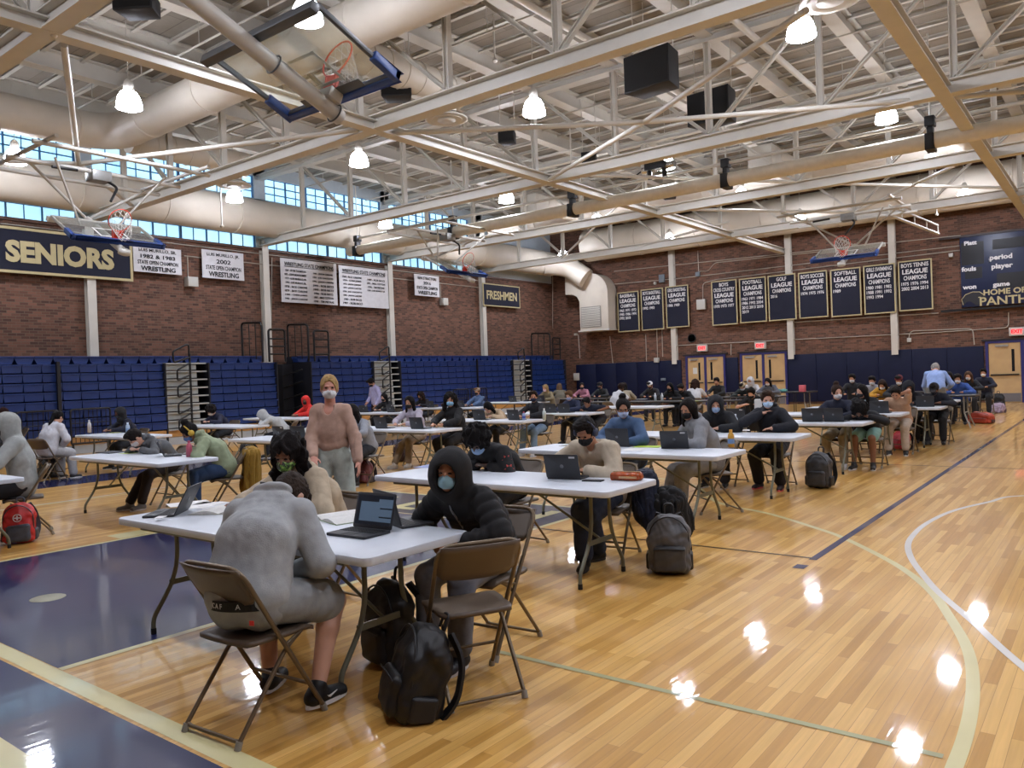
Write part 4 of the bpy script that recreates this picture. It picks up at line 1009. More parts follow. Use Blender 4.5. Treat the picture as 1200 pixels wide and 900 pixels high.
def champs(seed, n1, n2):
    rr = random.Random(seed); yrs = sorted(rr.sample(range(1967, 2002), n1 + n2)); nm = ['PETER THOMPSON', 'STEVE MONTGOMERY', 'LUIS MURILLO, SR.', 'LUIS MURILLO, SR.', 'RICK CARONE', 'RICK CARONE', 'CHRIS JAMES', 'JASON CARONE', 'JASON CARONE', 'JOE CASCIOTTO', 'JASON CARONE', 'ROB RICCI', 'ROB RICCI', 'ROB RICCI', 'MIKE COTTON', 'TIM PIETRAS', 'LUIS MURILLO JR.', 'ANTHONY GONZALEZ', 'MATT JUNKINS', 'MALIK BURTON']
    L = [('WRESTLING STATE CHAMPIONS', 0, 0.38, 0.085, 0.88, 0.015)]
    for k in range(n1): L.append(('%d - %s' % (yrs[k], nm[(k + seed) % 20]), -0.25, 0.23 - k * 0.093, 0.05, 0.34 + 0.05 * rr.random(), 0.02))
    for k in range(n2): L.append(('%d - %s' % (yrs[n1 + k], nm[(k + n1 + seed) % 20]), 0.24, 0.21 - k * 0.093, 0.05, 0.34 + 0.05 * rr.random(), 0.02))
    return L
b_, w_, h_ = banner('left of two big white WRESTLING STATE CHAMPIONS banners', 'L', (323, 303), (390.5, 358.5), whb, None, champs(0, 8, 8), blackt)
MB().box(-w_ * 0.44, w_ * 0.44, h_ * 0.315, h_ * 0.325, 0.0, 0.014).build('underline', blackt, b_)
b_, w_, h_ = banner('right of two big white WRESTLING STATE CHAMPIONS banners', 'L', (391.5, 311.5), (450.5, 362.5), whb, None, champs(5, 8, 4), blackt)
MB().box(-w_ * 0.44, w_ * 0.44, h_ * 0.315, h_ * 0.325, 0.0, 0.014).build('underline', blackt, b_)
banner('small white wrestling banner dated 2016', 'L', (480, 321.5), (510, 349), whb, None, [('BEN STRATTON', 0, 0.33, 0.14, 0.74, 0.01), ('2016', 0, 0.11, 0.15, 0.3, 0.02), ('STATE OPEN CHAMPION', 0, -0.12, 0.15, 0.84, 0.015), ('WRESTLING', 0, -0.35, 0.17, 0.76, 0.03)], blackt)
def league(top, yrs, two=None):
    L = [(top[0], 0, 0.42, 0.085, min(0.86, 0.095 * len(top[0])), 0.02)]; y = 0.42
    if len(top) > 1: y -= 0.115; L.append((top[1], 0, y, 0.085, 0.88, 0.015))
    y -= 0.13; L.append(('LEAGUE', 0, y, 0.10, 0.80, 0.03)); y -= 0.13; L.append(('CHAMPIONS', 0, y, 0.09, 0.72, 0.02)); y -= 0.12
    for row in yrs: L.append((row, -0.46 + 0.145 * len(row.split()) + 0.01, y, 0.07, 0.29 * len(row.split()) - 0.03, 0.02)); y -= 0.10
    return L
for lb, c0, c1, top, yrs in (
    ('BASEBALL', (727, 344.5), (752, 387), ['BASEBALL'], ['1965 1971 1972', '1985 1986 1991', '1992 2018']),
    ('BOYS BASKETBALL', (754.5, 341), (780.5, 385), ['BOYS BASKETBALL'], ['1992 1993']),
    ('GIRLS BASKETBALL', (783.5, 337.5), (810, 382), ['GIRLS BASKETBALL'], ['1986 1989']),
    ('BOYS CROSS COUNTRY', (837, 331.5), (866.5, 379), ['BOYS', 'CROSS COUNTRY'], ['1970 1973 1977']),
    ('FOOTBALL', (869.5, 328.5), (900.5, 376), ['FOOTBALL'], ['1963 1971 1984', '1986 1992 2004', '2012 2013 2018', '2019']),
    ('GOLF', (903, 325), (935, 373.5), ['GOLF'], ['2016']),
    ('BOYS SOCCER', (938.5, 321.5), (972, 370.5), ['BOYS SOCCER'], ['1974 1975 1976']),
    ('SOFTBALL', (976, 318), (1011, 368.5), ['SOFTBALL'], ['1989']),
    ('GIRLS SWIMMING', (1014.5, 313.5), (1051, 365.5), ['GIRLS SWIMMING'], ['1980 1981 1982', '1988 1991 1992', '1993 1994']),
    ('BOYS TENNIS', (1055, 308.5), (1094, 361.5), ['BOYS TENNIS'], ['1975 1976 1994', '2002 2004 2013'])):
    banner('navy %s LEAGUE CHAMPIONS banner on the far wall' % lb, 'B', c0, c1, navy, gold, league(top, yrs), whitet)
# scoreboard
(x0, z1), (x1, z0) = ony(1126, 280, YB), ony(1262, 352, YB)
z0 = ony(1127, 361, YB)[1]; w, h = x1 - x0, z1 - z0
r = thing('scoreboard', 'big dark blue scoreboard with period, player, fouls and won', 'scoreboard'); r.matrix_world = Matrix(((1, 0, 0, (x0 + x1) / 2), (0, 0, -1, YB - 0.30), (0, 1, 0, (z0 + z1) / 2), (0, 0, 0, 1)))
MB().box(-w / 2, w / 2, -h / 2, h / 2, -0.22, 0.0).build('housing', mat('scoreboard_navy', '101d3e', rough=0.4, var=0.1, scale=2), r, bevel=0.01)
for a_, b_, c_, d_ in ((-0.49, -0.28, 0.1, 0.42), (-0.2, 0.2, 0.28, 0.42), (-0.17, 0.1, -0.28, -0.06), (-0.46, -0.3, -0.1, 0.06)):
    MB().box(a_ * w, b_ * w, c_ * h, d_ * h, 0.0, 0.006).build('digit_window', mat('digit_window', '14161c', rough=0.3, var=0), r)
def sbt(s, px, py, size, m):
    X, z = ony(px, py, YB - 0.3); me = text_me(s, size, 0.008, 0.002, 1.1); link('lettering', me, r, m, loc=(X - (x0 + x1) / 2, z - (z0 + z1) / 2, 0.012))
for s, px, py, sz in (('Platt', 1137, 285, 0.2), ('period', 1173, 301, 0.24), ('player', 1174, 311.5, 0.24), ('fouls', 1135.5, 315.5, 0.22), ('won', 1136.5, 336.5, 0.22), ('game', 1173.5, 333, 0.22)): sbt(s, px, py, sz, whitet)
sbt('HOME OF THE', 1189, 340.5, 0.27, gold)
sbt('PANTHERS', 1190, 351, 0.42, gold)
X, z = ony(1142, 350, YB - 0.3); cx_, cz_ = X - (x0 + x1) / 2, z - (z0 + z1) / 2
mb = MB().prism([(cx_ + a_, cz_ + b_) for a_, b_ in ((-0.36, -0.22), (-0.40, 0.0), (-0.28, 0.16), (-0.05, 0.24), (0.16, 0.22), (0.30, 0.10), (0.38, -0.02), (0.30, -0.10), (0.16, -0.06), (0.2, -0.22), (0.05, -0.26), (-0.04, -0.16), (-0.15, -0.08), (-0.26, -0.10))], 0.003, 0.012)
mb.build('panther_head_emblem', mat('emblem_dark', '23242a', rough=0.5, var=0), r)
mb = MB().tube([(cx_ - 0.36, cz_ - 0.2, 0.014), (cx_ - 0.41, cz_, 0.014), (cx_ - 0.28, cz_ + 0.17, 0.014), (cx_ - 0.05, cz_ + 0.25, 0.014), (cx_ + 0.17, cz_ + 0.23, 0.014), (cx_ + 0.31, cz_ + 0.1, 0.014)], 0.012, 6)
mb.box(cx_ + 0.12, cx_ + 0.2, cz_ + 0.02, cz_ + 0.05, 0.012, 0.016).box(cx_ + 0.22, cx_ + 0.36, cz_ - 0.12, cz_ - 0.10, 0.012, 0.016); mb.build('emblem_outline', gold, r)
X, z = ony(1160, 305, YB - 0.3); MB().lathe([(0.001, 0.01), (0.08, 0.01)], 3, Matrix.Translation((X - (x0 + x1) / 2, z - (z0 + z1) / 2, 0)), False).build('arrow', whitet, r)
MB().box(-w / 2 - 0.7, w / 2, -h / 2 - 0.12, -h / 2 - 0.04, -0.2, -0.05).build('lower_rail', black, r); MB().box(-w / 2 - 0.7, w / 2, h / 2 + 0.02, h / 2 + 0.09, -0.2, -0.1).build('upper_rail', mat('dark_rail', '2a1a16', var=0), r)

# navy wall pads
def pad(xa, xb, lab_):
    r = thing('wall_pad', lab_, 'wall pad'); n = max(1, round((xb - xa) / 1.22)); w = (xb - xa) / n
    for k in range(n): MB().box(xa + k * w + 0.004, xa + (k + 1) * w - 0.004, YB - 0.07, YB - 0.005, 0.10, 2.08).build('pad_panel', navypad, r, bevel=0.015)
PX = lambda px: ony(px, 440, YB)[0]
pad(PX(676), PX(799.5), 'long navy wall pads left of the first double doors'); pad(PX(851.5), PX(866), 'single navy wall pad between the two pairs of wooden doors'); pad(PX(923.5), PX(1154), 'long navy wall pads behind the man in the blue shirt')
# doors
doorw = mat('maple_door', 'b99a6c', rough=0.45, var=0.08, scale=3); purple = mat('violet_blue_frame', '2a2a66', rough=0.4, var=0); chrome = mat('brushed_steel', 'b9b9b6', rough=0.3, metal=0.8, var=0)
def ddoor(n, xa, xb):
    r = struct(link('door_%d' % n, None)); zt = 2.16; mid = (xa + xb) / 2
    MB().box(xa - 0.09, xa, YB - 0.10, YB - 0.0, 0, zt + 0.08).box(xb, xb + 0.09, YB - 0.10, YB, 0, zt + 0.08).box(xa, xb, YB - 0.10, YB, zt, zt + 0.08).box(mid - 0.05, mid + 0.05, YB - 0.10, YB, 0, zt).build('door_frame', purple, r)
    MB().box(xa - 0.2, xb + 0.2, YB - 0.12, YB, zt + 0.08, zt + 0.14).build('lintel', mat('dark_lintel', '16121a', var=0), r)
    for a, b, s_ in ((xa, mid - 0.05, 1), (mid + 0.05, xb, -1)):
        d = MB().box(a + 0.01, b - 0.01, YB - 0.07, YB - 0.02, 0.01, zt - 0.01).build('door_leaf', doorw, r)
        xs = b - 0.24 if s_ == 1 else a + 0.24
        MB().box(xs - 0.045, xs + 0.045, YB - 0.075, YB - 0.065, 1.12, 1.92).build('vision_slot', mat('slot_glass', '1d1f22', rough=0.15, var=0), d)
        MB().box(a + 0.06, b - 0.06, YB - 0.13, YB - 0.08, 0.98, 1.03).build('push_bar', mat('bar_dark', '3a3632', rough=0.35, metal=0.6, var=0), d)
        MB().box(a + 0.03, b - 0.03, YB - 0.076, YB - 0.069, 0.03, 0.34).build('kick_plate', mat('kick_grey', '77767a', rough=0.35, metal=0.5, var=0), d)
        MB().box((a + b) / 2 - 0.28, (a + b) / 2 + 0.12, YB - 0.13, YB - 0.07, zt - 0.14, zt - 0.07).build('door_closer', chrome, d)
    return r
d1 = ddoor(1, -15.55, -13.0); d2 = ddoor(2, -11.55 - 0.0, -9.0) if False else None
xs = [ony(x, 440, YB)[0] for x in (807, 849, 871, 921)]
bpy.data.objects.remove(d1.children[0]) if False else None
for o_ in list(d1.children_recursive): bpy.data.objects.remove(o_)
bpy.data.objects.remove(d1)
ddoor(1, xs[0], xs[1]); ddoor(2, xs[2], xs[3]); ddoor(3, -3.85, -1.75)
X, z = ony(815.5, 434.5, YB)
tag(MB().box(X - 0.1, X + 0.1, YB - 0.085, YB - 0.078, z - 0.14, z + 0.14).build('notice_sheet', mat('paper_white', 'c9c9c4', rough=0.7, var=0)), 'white paper notice taped to the left wooden door', 'notice')
def exit_sign(px, py, lb):
    X, z = ony(px, py, YB); r = thing('exit_sign', lb, 'exit sign', (X, YB - 0.1, z))
    MB().box(-0.24, 0.24, -0.05, 0.09, -0.15, 0.15).build('housing', mat('sign_grey', 'b9b6b0', rough=0.5, var=0), r, bevel=0.01)
    MB().box(-0.17, 0.17, -0.056, -0.05, -0.10, 0.10).build('lit_face', mat('sign_face', 'f09a96', rough=0.5, var=0, emit=0.45), r)
    me = text_me('EXIT', 0.17, 0.008, 0.002); link('lettering', me, r, mat('exit_red', 'f01c28', rough=0.5, var=0, emit=1.2), loc=(0, -0.06, 0), rot=(PI / 2, 0, 0))
exit_sign(824, 408, 'red lit EXIT sign over the left wooden doors'); exit_sign(892, 405, 'red lit EXIT sign over the middle wooden doors'); exit_sign(1192, 388.5, 'red lit EXIT sign at the right edge')
X, z = ony(811, 396.5, YB); r = thing('wall_clock', 'round white wall clock with dark rim on the far brick wall', 'clock', (X, YB - 0.03, z))
Mx = Matrix.Rotation(PI / 2, 4, 'X'); MB().tube([(0.185 * math.cos(2 * PI * k / 28), -0.01, 0.185 * math.sin(2 * PI * k / 28)) for k in range(28)], 0.022, 8, closed=True).build('rim', black, r); MB().lathe([(0.001, 0.02), (0.172, 0.02)], 28, Mx).build('dial', mat('dial', 'b9bcbb', var=0), r)
MB().beam((0, -0.03, 0), (0.02, -0.03, 0.11), 0.008, 0.01).beam((0, -0.03, 0), (-0.06, -0.03, 0.03), 0.008, 0.01).build('hands', black, r)
# conduits & boxes on the walls
def conduit(pts, lb, r_=0.018): tag(MB().tube(fillet(pts, 0.15), r_, 8).build('conduit', mat('wall_conduit', 'a79f92', rough=0.5, var=0)), lb, 'conduit', 'thin conduits on the brick walls')
B = lambda px, py: (ony(px, py, YB)[0], YB - 0.03, ony(px, py, YB)[1])
Lw = lambda px, py: (XL + 0.03, onx(px, py, XL)[0], onx(px, py, XL)[1])
cl = 'thin painted conduit clipped to the brick wall'
for pts in ([B(840, 414), B(793, 402 + 3), B(792, 424)] if False else [B(792, 421), B(793, 405), B(1090, 390), B(1182, 384), B(1182, 366)], [B(857, 416), B(857, 403)], [B(924, 391.5), B(926, 378), B(1100, 367)], [B(1065, 397), B(1067, 388), B(1140, 385), B(1142, 404)], [B(824, 356), B(824, 332), B(838, 328), B(1128, 293)],
            [B(771, 422), B(770, 385)], [B(777, 418), B(776, 384)], [B(680, 420), B(678, 392)], [B(648, 310), B(648, 420)], [B(719, 430), B(715, 394)], [B(758, 425), B(757, 392)], [B(720, 318), B(1126, 276)], [B(720, 333), B(790, 327), B(1126, 288)], [B(818, 294), B(819, 318)], [B(820, 318), B(830, 318), B(838, 308), B(1000, 291)],
            [Lw(0, 262), Lw(300, 297), Lw(560, 329)], [Lw(215, 300), Lw(560, 337)], [Lw(220, 331), Lw(219, 300)], [Lw(516, 353), Lw(515, 331)], [Lw(305, 330), Lw(308, 400)], [Lw(318, 302), Lw(317, 380)], [Lw(540, 325), Lw(560, 313)]):
    conduit(pts, cl)
def wbox(p, sx, sz, d, m, name, lb, cat):
    n = Vector((0, -1, 0)) if abs(p[1] - YB) < 0.2 else Vector((1, 0, 0)); c = Vector(p) + n * d / 2
    if n.x: MB().box(c.x - d / 2, c.x + d / 2, c.y - sx / 2, c.y + sx / 2, c.z - sz / 2, c.z + sz / 2)
    mb = MB().box(c.x - (d if n.x else sx) / 2, c.x + (d if n.x else sx) / 2, c.y - (sx if n.x else d) / 2, c.y + (sx if n.x else d) / 2, c.z - sz / 2, c.z + sz / 2)
    tag(mb.build(name, m, bevel=0.01), lb, cat)
pale = mat('pale_box', 'b4b3ac', rough=0.5, var=0); greyb = mat('grey_blue_box', '6c7780', rough=0.5, var=0)
wbox(B(823, 357), 0.42, 0.45, 0.14, pale, 'junction_box', 'square pale box between the banners on the far wall', 'box')
wbox(B(676.5, 326), 0.28, 0.34, 0.1, greyb, 'junction_box', 'grey box above the basketball banners', 'box') if False else None
wbox(B(776.5, 326.5), 0.28, 0.36, 0.1, greyb, 'junction_box', 'grey upright box above the basketball banners', 'box')
wbox(B(768.5, 332), 0.1, 0.12, 0.1, pale, 'junction_box', 'tiny white box above the boys basketball banner', 'box')
wbox(B(818.5, 321.5), 0.2, 0.2, 0.1, greyb, 'junction_box', 'small grey box above the pale square box', 'box')
wbox(B(770.5, 422), 0.24, 0.22, 0.12, pale, 'outlet_box', 'white outlet box on the top edge of the long wall pads', 'box')
wbox(B(778.5, 444.5), 0.22, 0.12, 0.12, greyb, 'outlet_box', 'grey outlet plate on the navy wall pad', 'box')
wbox(B(677, 441.5), 0.3, 0.36, 0.14, pale, 'control_box', 'pale control box on the brick beside the bleacher end', 'box')
wbox(B(1115, 299.5), 0.14, 0.14, 0.14, pale, 'junction_box', 'small pale box left of the scoreboard', 'box')
wbox(B(1066, 398.5), 0.14, 0.16, 0.1, pale, 'junction_box', 'little box at the end of a conduit over the navy pads', 'box')
wbox(B(676.5, 392), 0.1, 0.1, 0.2, pale, 'wall_camera', 'tiny white camera on top of a conduit by the bleacher end', 'camera')
wbox(Lw(221, 331), 0.34, 0.3, 0.25, pale, 'wall_speaker', 'small white wall speaker between two wrestling banners', 'speaker')
wbox(Lw(517, 354), 0.3, 0.3, 0.25, pale, 'wall_speaker', 'small white wall speaker under the 2016 banner', 'speaker')

# ---------------- bleachers
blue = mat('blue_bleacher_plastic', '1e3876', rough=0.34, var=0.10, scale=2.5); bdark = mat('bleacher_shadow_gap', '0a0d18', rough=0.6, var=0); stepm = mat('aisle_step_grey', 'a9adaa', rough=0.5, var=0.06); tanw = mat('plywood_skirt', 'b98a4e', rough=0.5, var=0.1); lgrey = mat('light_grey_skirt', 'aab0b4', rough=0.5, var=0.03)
XF = -21.5
def seatrow(z, y0, y1, x, setb=False):
    """one row of moulded seat modules, each with a lip and a tapered front"""
    n = max(1, round((y1 - y0) / 0.46)); w = (y1 - y0) / n; mb = MB(); h = 0.225
    for k in range(n):
        a, b = y0 + k * w, y0 + (k + 1) * w; g = 0.006
        out = [(a + g, z + h), (b - g, z + h), (b - g, z + h - 0.07), (b - (0.018 if not setb else 0.07), z + 0.02), (a + (0.018 if not setb else 0.07), z + 0.02), (a + g, z + h - 0.07)]
        M = Matrix(((0, 0, 1, 0), (1, 0, 0, 0), (0, 1, 0, 0), (0, 0, 0, 1)))
        mb.prism(out, x - 0.30, x, M)
        mb.box(x - 0.28, x + 0.045, a + g, b - g, z + h - 0.03, z + h)
    return mb
def section(label, y0, y1, aisles, ends):
    r = thing('bleacher_section', label, 'bleachers')
    ed = [y0] + [q for a in aisles for q in a] + [y1]
    for q in range(0, len(ed), 2):
        a, b = ed[q], ed[q + 1]
        for i in range(9):
            z = 0.44 + 0.238 * i; x = XF - 0.022 * i
            if i == 8: continue
            seatrow(z, a, b, x).build('seat_row', blue, r)
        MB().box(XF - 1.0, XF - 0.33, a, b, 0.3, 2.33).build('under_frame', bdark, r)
        for yy in (a, b):
            MB().box(XF - 1.0, XF - 0.0, yy - 0.02, yy + 0.02, 0.02, 2.34).build('end_board', bdark, r)
    seatrow(0.44 + 0.238 * 8, y0, y1, XF - 0.75, True).build('top_seat_row', blue, r)
    MB().box(XF - 1.35, XF - 1.06, y0, y1, 2.3, 2.56).build('back_board', bdark, r)
    MB().box(XF - 1.5, XF - 0.16, y0, y1, 2.30, 2.335).build('deck', bdark, r)
    for ia, (a, b) in enumerate(aisles):
        for i in range(9):
            z = 0.24 + 0.238 * i; x = XF - 0.02 * i
            MB().box(x - 0.3, x + 0.03, a + 0.02, b - 0.02, z + 0.165, z + 0.205).build('aisle_tread', stepm, r)
            MB().box(x - 0.3, x - 0.05, a + 0.04, b - 0.30, z + 0.0, z + 0.165).build('aisle_riser', stepm, r)
        mb = MB(); yc = (a + b) / 2 + 0.0
        mb.tube([(XF + 0.12, yc, 0.25), (XF + 0.12, yc, 2.60)], 0.032, 8)
        for i in range(4):
            z = 0.55 + 0.48 * i
            mb.tube(fillet([(XF + 0.12, yc, z), (XF + 0.16, yc - 0.42, z - 0.16), (XF + 0.16, yc - 0.42, z + 0.14), (XF + 0.12, yc, z + 0.34)], 0.06), 0.026, 8)
        mb.tube(fillet([(XF + 0.1, yc, 2.5), (XF + 0.1, yc, 2.86), (XF + 0.12, yc - 0.1, 2.86), (XF + 0.14, yc - 0.52, 2.66), (XF + 0.14, yc - 0.5, 2.34), (XF + 0.12, yc, 2.5)], 0.08), 0.028, 8)
        mb.build('aisle_handrail', black, r)
    MB().box(XF - 0.2, XF - 0.04, y0, y1, 0.22, 0.42).build('plywood_skirt', tanw, r)
    MB().box(XF - 0.22, XF - 0.05, y0, y1, 0.0, 0.21).build('lower_skirt', lgrey, r)
    return r
s1 = section('near bleacher bank of blue plastic seats, left of the dark gap', YF + 0.1, 15.45, [(11.7, 13.06)], 1)
MB().box(XF - 0.05, XF + 0.04, 8.80, 8.88, 0.0, 2.4).build('divider_post', black, s1)
s2 = section('far bleacher bank of blue plastic seats, right of the dark gap', 16.8, 32.1, [(19.6, 20.95), (27.9, 29.3)], 1)
MB().box(XF - 0.05, XF + 0.02, 25.4, 25.45, 0.3, 2.4).build('divider_post', black, s2)
def endrail(label, y, parent_y):
    r = thing('guard_rail', label, 'guard rail', (XF - 0.8, y, 2.36))
    mb = MB().tube(fillet([(0.6, -0.28, 0), (0.6, -0.28, 1.25), (-0.5, -0.28, 1.32), (-0.5, -0.28, 0)], 0.15), 0.036, 8)
    for q in range(3): mb.tube([(0.6 - 0.35 * q, -0.28, 0.1), (0.6 - 0.35 * q, -0.28, 1.25)], 0.016, 6)
    mb.build('outer_loop', black, r)
    mb = MB().tube(fillet([(0.55, 0, 0), (0.55, 0, 1.05), (0.55, 0.62, 1.05), (0.55, 0.62, 0)], 0.1), 0.036, 8)
    for q in range(1, 4): mb.tube([(0.55, 0, 0.25 * q), (0.55, 0.62, 0.25 * q)], 0.026, 6)
    mb.build('end_ladder', black, r)
endrail('black tubular guard rail on the near bank at the dark gap', 15.35, 0); endrail('black tubular guard rail on the far bank at the dark gap', 17.15, 0); endrail('black tubular guard rail on the bleachers by the corner', 31.4, 0)
r = thing('folded_frame', 'dark folded bleacher frame standing in the gap', 'frame')
MB().box(XF - 1.4, XF - 0.9, 16.3, 16.72, 0.02, 2.3).build('frame_side', bdark, r)
for q in range(5): MB().tube([(XF - 0.85, 16.3, 0.3 + q * 0.4), (XF - 0.3, 16.66, 0.5 + q * 0.4)], 0.02, 6).build('strut', black, r)
def barrier(label, y0, y1):
    r = thing('safety_rail', label, 'railing', (XF + 0.22, y0, 0.0)); w = y1 - y0
    MB().tube(fillet([(0, 0, 0.28), (0, 0, 1.16), (0, w, 1.16), (0, w, 0.28), (0, 0, 0.28)], 0.08), 0.026, 8).build('rail_loop', black, r)
    n = int(w / 0.11); mb = MB()
    for k in range(1, n): mb.tube([(0, w * k / n, 0.28), (0, w * k / n, 1.15)], 0.010, 6)
    mb.build('balusters', black, r)
    MB().tube([(0, 0.0, 0.8), (0, w, 0.8)], 0.012, 6).build('mid_rail', black, r)
    for yy in (0.04, w - 0.04): MB().tube([(0, yy, 0.0), (0, yy, 0.3)], 0.03, 8).build('foot', black, r)
barrier('black barred railing on the left, in front of the near bleachers', 7.75, 8.72); barrier('black barred railing right of the divider post', 9.0, 10.0)
barrier('left of two black railings before the far bleachers', 23.6, 24.5); barrier('right of two black railings before the far bleachers', 24.7, 25.7)
# ================================================================ TABLES, CHAIRS, THINGS
tabm = mat('white_plastic_tabletop', 'ccd2da', rough=0.38, var=0.02, bump=0.05, bscale=300); legm = mat('grey_green_table_leg', '6f7060', rough=0.4, metal=0.3, var=0.05)
chm = mat('brown_folding_chair_metal', '6e5f4a', rough=0.38, metal=0.45, var=0.05); chs = mat('brown_folding_chair_plastic', '5a4c3d', rough=0.5, var=0.05, bump=0.05, bscale=400); capm = mat('grey_rubber_foot', '8e8a80', rough=0.6, var=0); blk = mat('black_rubber', '111111', rough=0.7, var=0)
def make_table(label, x, y, rz=0, group=None):
    """x, y = centre"""
    r = thing('folding_table', label, 'table', (x, y, 0), rz, group)
    mb = MB().prism(rrect(2.44, 0.76, 0.05, 5), 0.695, 0.74); mb.build('tabletop', tabm, r, bevel=0.008)
    for sx in (-1, 1):
        X = sx * 0.92
        for sy in (-1, 1):
            MB().tube(fillet([(X, sy * 0.13, 0.70), (X, sy * 0.13, 0.36), (X, sy * 0.31, 0.10), (X, sy * 0.31, 0.02)], 0.16), 0.0145, 10).build('leg', legm, r)
            MB().tube([(X, sy * 0.31, 0.0), (X, sy * 0.31, 0.04)], 0.0175, 10).build('foot_cap', blk, r)
        MB().box(X - 0.006, X + 0.006, -0.19, 0.19, 0.29, 0.325).build('cross_plate', legm, r)
        MB().tube([(X, 0, 0.31), (sx * 0.22, 0, 0.685)], 0.010, 8).build('diagonal_brace', legm, r)
        MB().tube([(X, -0.13, 0.68), (X, 0.13, 0.68)], 0.012, 8).build('top_bar', legm, r)
    MB().box(-1.0, 1.0, -0.33, -0.31, 0.67, 0.698).box(-1.0, 1.0, 0.31, 0.33, 0.67, 0.698).build('side_rail', legm, r)
    return r
def make_chair(label, x, y, face, group=None):
    r = thing('folding_chair', label, 'chair', (x, y, 0), rad(face), group)
    # main hoop: front feet -> over the back
    MB().tube(fillet([(-0.205, 0.23, 0.02), (-0.205, -0.01, 0.42), (-0.215, -0.225, 0.78), (0.215, -0.225, 0.78), (0.205, -0.01, 0.42), (0.205, 0.23, 0.02)], 0.09), 0.0115, 10).build('main_frame', chm, r)
    for sx in (-1, 1):
        MB().tube(fillet([(sx * 0.185, 0.14, 0.425), (sx * 0.187, 0.03, 0.36), (sx * 0.19, -0.25, 0.02)], 0.15), 0.0105, 10).build('leg', chm, r)
        MB().tube([(sx * 0.205, 0.236, 0.0), (sx * 0.205, 0.222, 0.035)], 0.016, 10).build('foot_cap', capm, r)
        MB().tube([(sx * 0.19, -0.253, 0.0), (sx * 0.19, -0.24, 0.035)], 0.016, 10).build('foot_cap', capm, r)
        MB().tube([(sx * 0.205, 0.02, 0.385), (sx * 0.19, 0.14, 0.425)], 0.008, 6).build('hinge_arm', chm, r)
    MB().tube(fillet([(-0.19, -0.235, 0.035), (-0.16, -0.24, 0.03), (0.16, -0.24, 0.03), (0.19, -0.235, 0.035)], 0.03), 0.009, 8).build('floor_bar', chm, r)
    MB().tube([(-0.205, 0.145, 0.16), (0.205, 0.145, 0.16)], 0.009, 8).build('front_bar', chm, r)
    # seat: waterfall front, dished
    vs = []; fs = []; nx, ny = 10, 10
    for j in range(ny + 1):
        for i in range(nx + 1):
            u, v = i / nx * 2 - 1, j / ny * 2 - 1; cr = 1 - 0.10 * max(0, abs(v) - 0.7) / 0.3 * abs(u)
            x_ = 0.20 * u * cr * (1.0 - 0.05 * (v < 0)); y_ = 0.02 + 0.20 * v * (1 - 0.06 * u * u); z_ = 0.435 - 0.010 * (1 - u * u) * (1 - v * v) - 0.02 * max(0, v - 0.6) ** 2 / 0.16
            vs.append((x_, y_, z_))
    for j in range(ny):
        for i in range(nx): a = j * (nx + 1) + i; fs.append((a, a + 1, a + nx + 2, a + nx + 1))
    n0 = len(vs); vs += [(a, b, c - 0.02) for a, b, c in vs]; fs += [tuple(reversed([n0 + q for q in f])) for f in fs[:nx * ny]]
    ringi = [i for i in range(nx)] + [j * (nx + 1) + nx for j in range(ny)] + [ny * (nx + 1) + i for i in range(nx, 0, -1)] + [j * (nx + 1) for j in range(ny, 0, -1)]
    for k in range(len(ringi)): a, b = ringi[k], ringi[(k + 1) % len(ringi)]; fs.append((b, a, a + n0, b + n0))
    MB()._add(vs, fs, True).build('seat', chs, r)
    vs = []; fs = []; nx, nz = 12, 5
    for j in range(nz + 1):
        for i in range(nx + 1):
            u, v = i / nx * 2 - 1, j / nz; z_ = 0.61 + 0.165 * v - (0.022 * (1 - abs(u) ** 3) * (1 - v)) + 0.02 * (abs(u) > 0.95) * (1 - v)
            y_ = -0.115 - 0.62 * (z_ - 0.60) - 0.03 * (1 - u * u); vs.append((0.205 * u, y_, z_))
    for j in range(nz):
        for i in range(nx): a = j * (nx + 1) + i; fs.append((a, a + 1, a + nx + 2, a + nx + 1))
    n0 = len(vs); vs += [(a, b - 0.014, c) for a, b, c in vs]; fs += [tuple(reversed([n0 + q for q in f])) for f in fs[:nx * nz]]
    ringi = [i for i in range(nx)] + [j * (nx + 1) + nx for j in range(nz)] + [nz * (nx + 1) + i for i in range(nx, 0, -1)] + [j * (nx + 1) for j in range(nz, 0, -1)]
    for k in range(len(ringi)): a, b = ringi[k], ringi[(k + 1) % len(ringi)]; fs.append((b, a, a + n0, b + n0))
    MB()._add(vs, fs, True).build('backrest', chs, r)
    return r
T0 = make_table('nearest white folding table, with the grey-hooded student bent over it', -4.06, 2.87)
C0 = make_chair('brown folding chair under the nearest bent-over student', -3.27, 2.16, 4)
TAB = {}
TL = {'A': {2: 'white folding table with an orange pencil case at its right end', 3: 'white folding table with the woman in glasses behind it', 4: 'white folding table with a yellow juice bottle at its corner, fourth in the right column', 5: 'white folding table of the student in patterned shorts', 6: 'white folding table over the red backpack', 7: 'white folding table over the upright black backpack, right column', 8: 'white folding table in front of the bending man in blue'},
      'B': {1: 'white folding table cut by the left edge beside the red backpack', 2: 'white folding table with a pink bottle on it, left side', 3: 'white folding table behind the standing woman', 4: 'white folding table of the curly-haired student in a black sweatshirt', 5: 'white folding table with the navy-masked student behind its right end', 6: 'white folding table of the student resting on bare arms', 7: 'white folding table with a dark bench table beside it, middle of the hall'},
      'C': {3: 'white folding table with a white bottle, nearest the bleachers', 4: 'white folding table in front of the grey aisle steps', 5: 'white folding table of the student in the red hood', 6: 'white folding table before the standing man in a lavender shirt', 7: 'white folding table of the student in a blue shirt and cap', 8: 'white folding table near the farthest aisle steps'}}
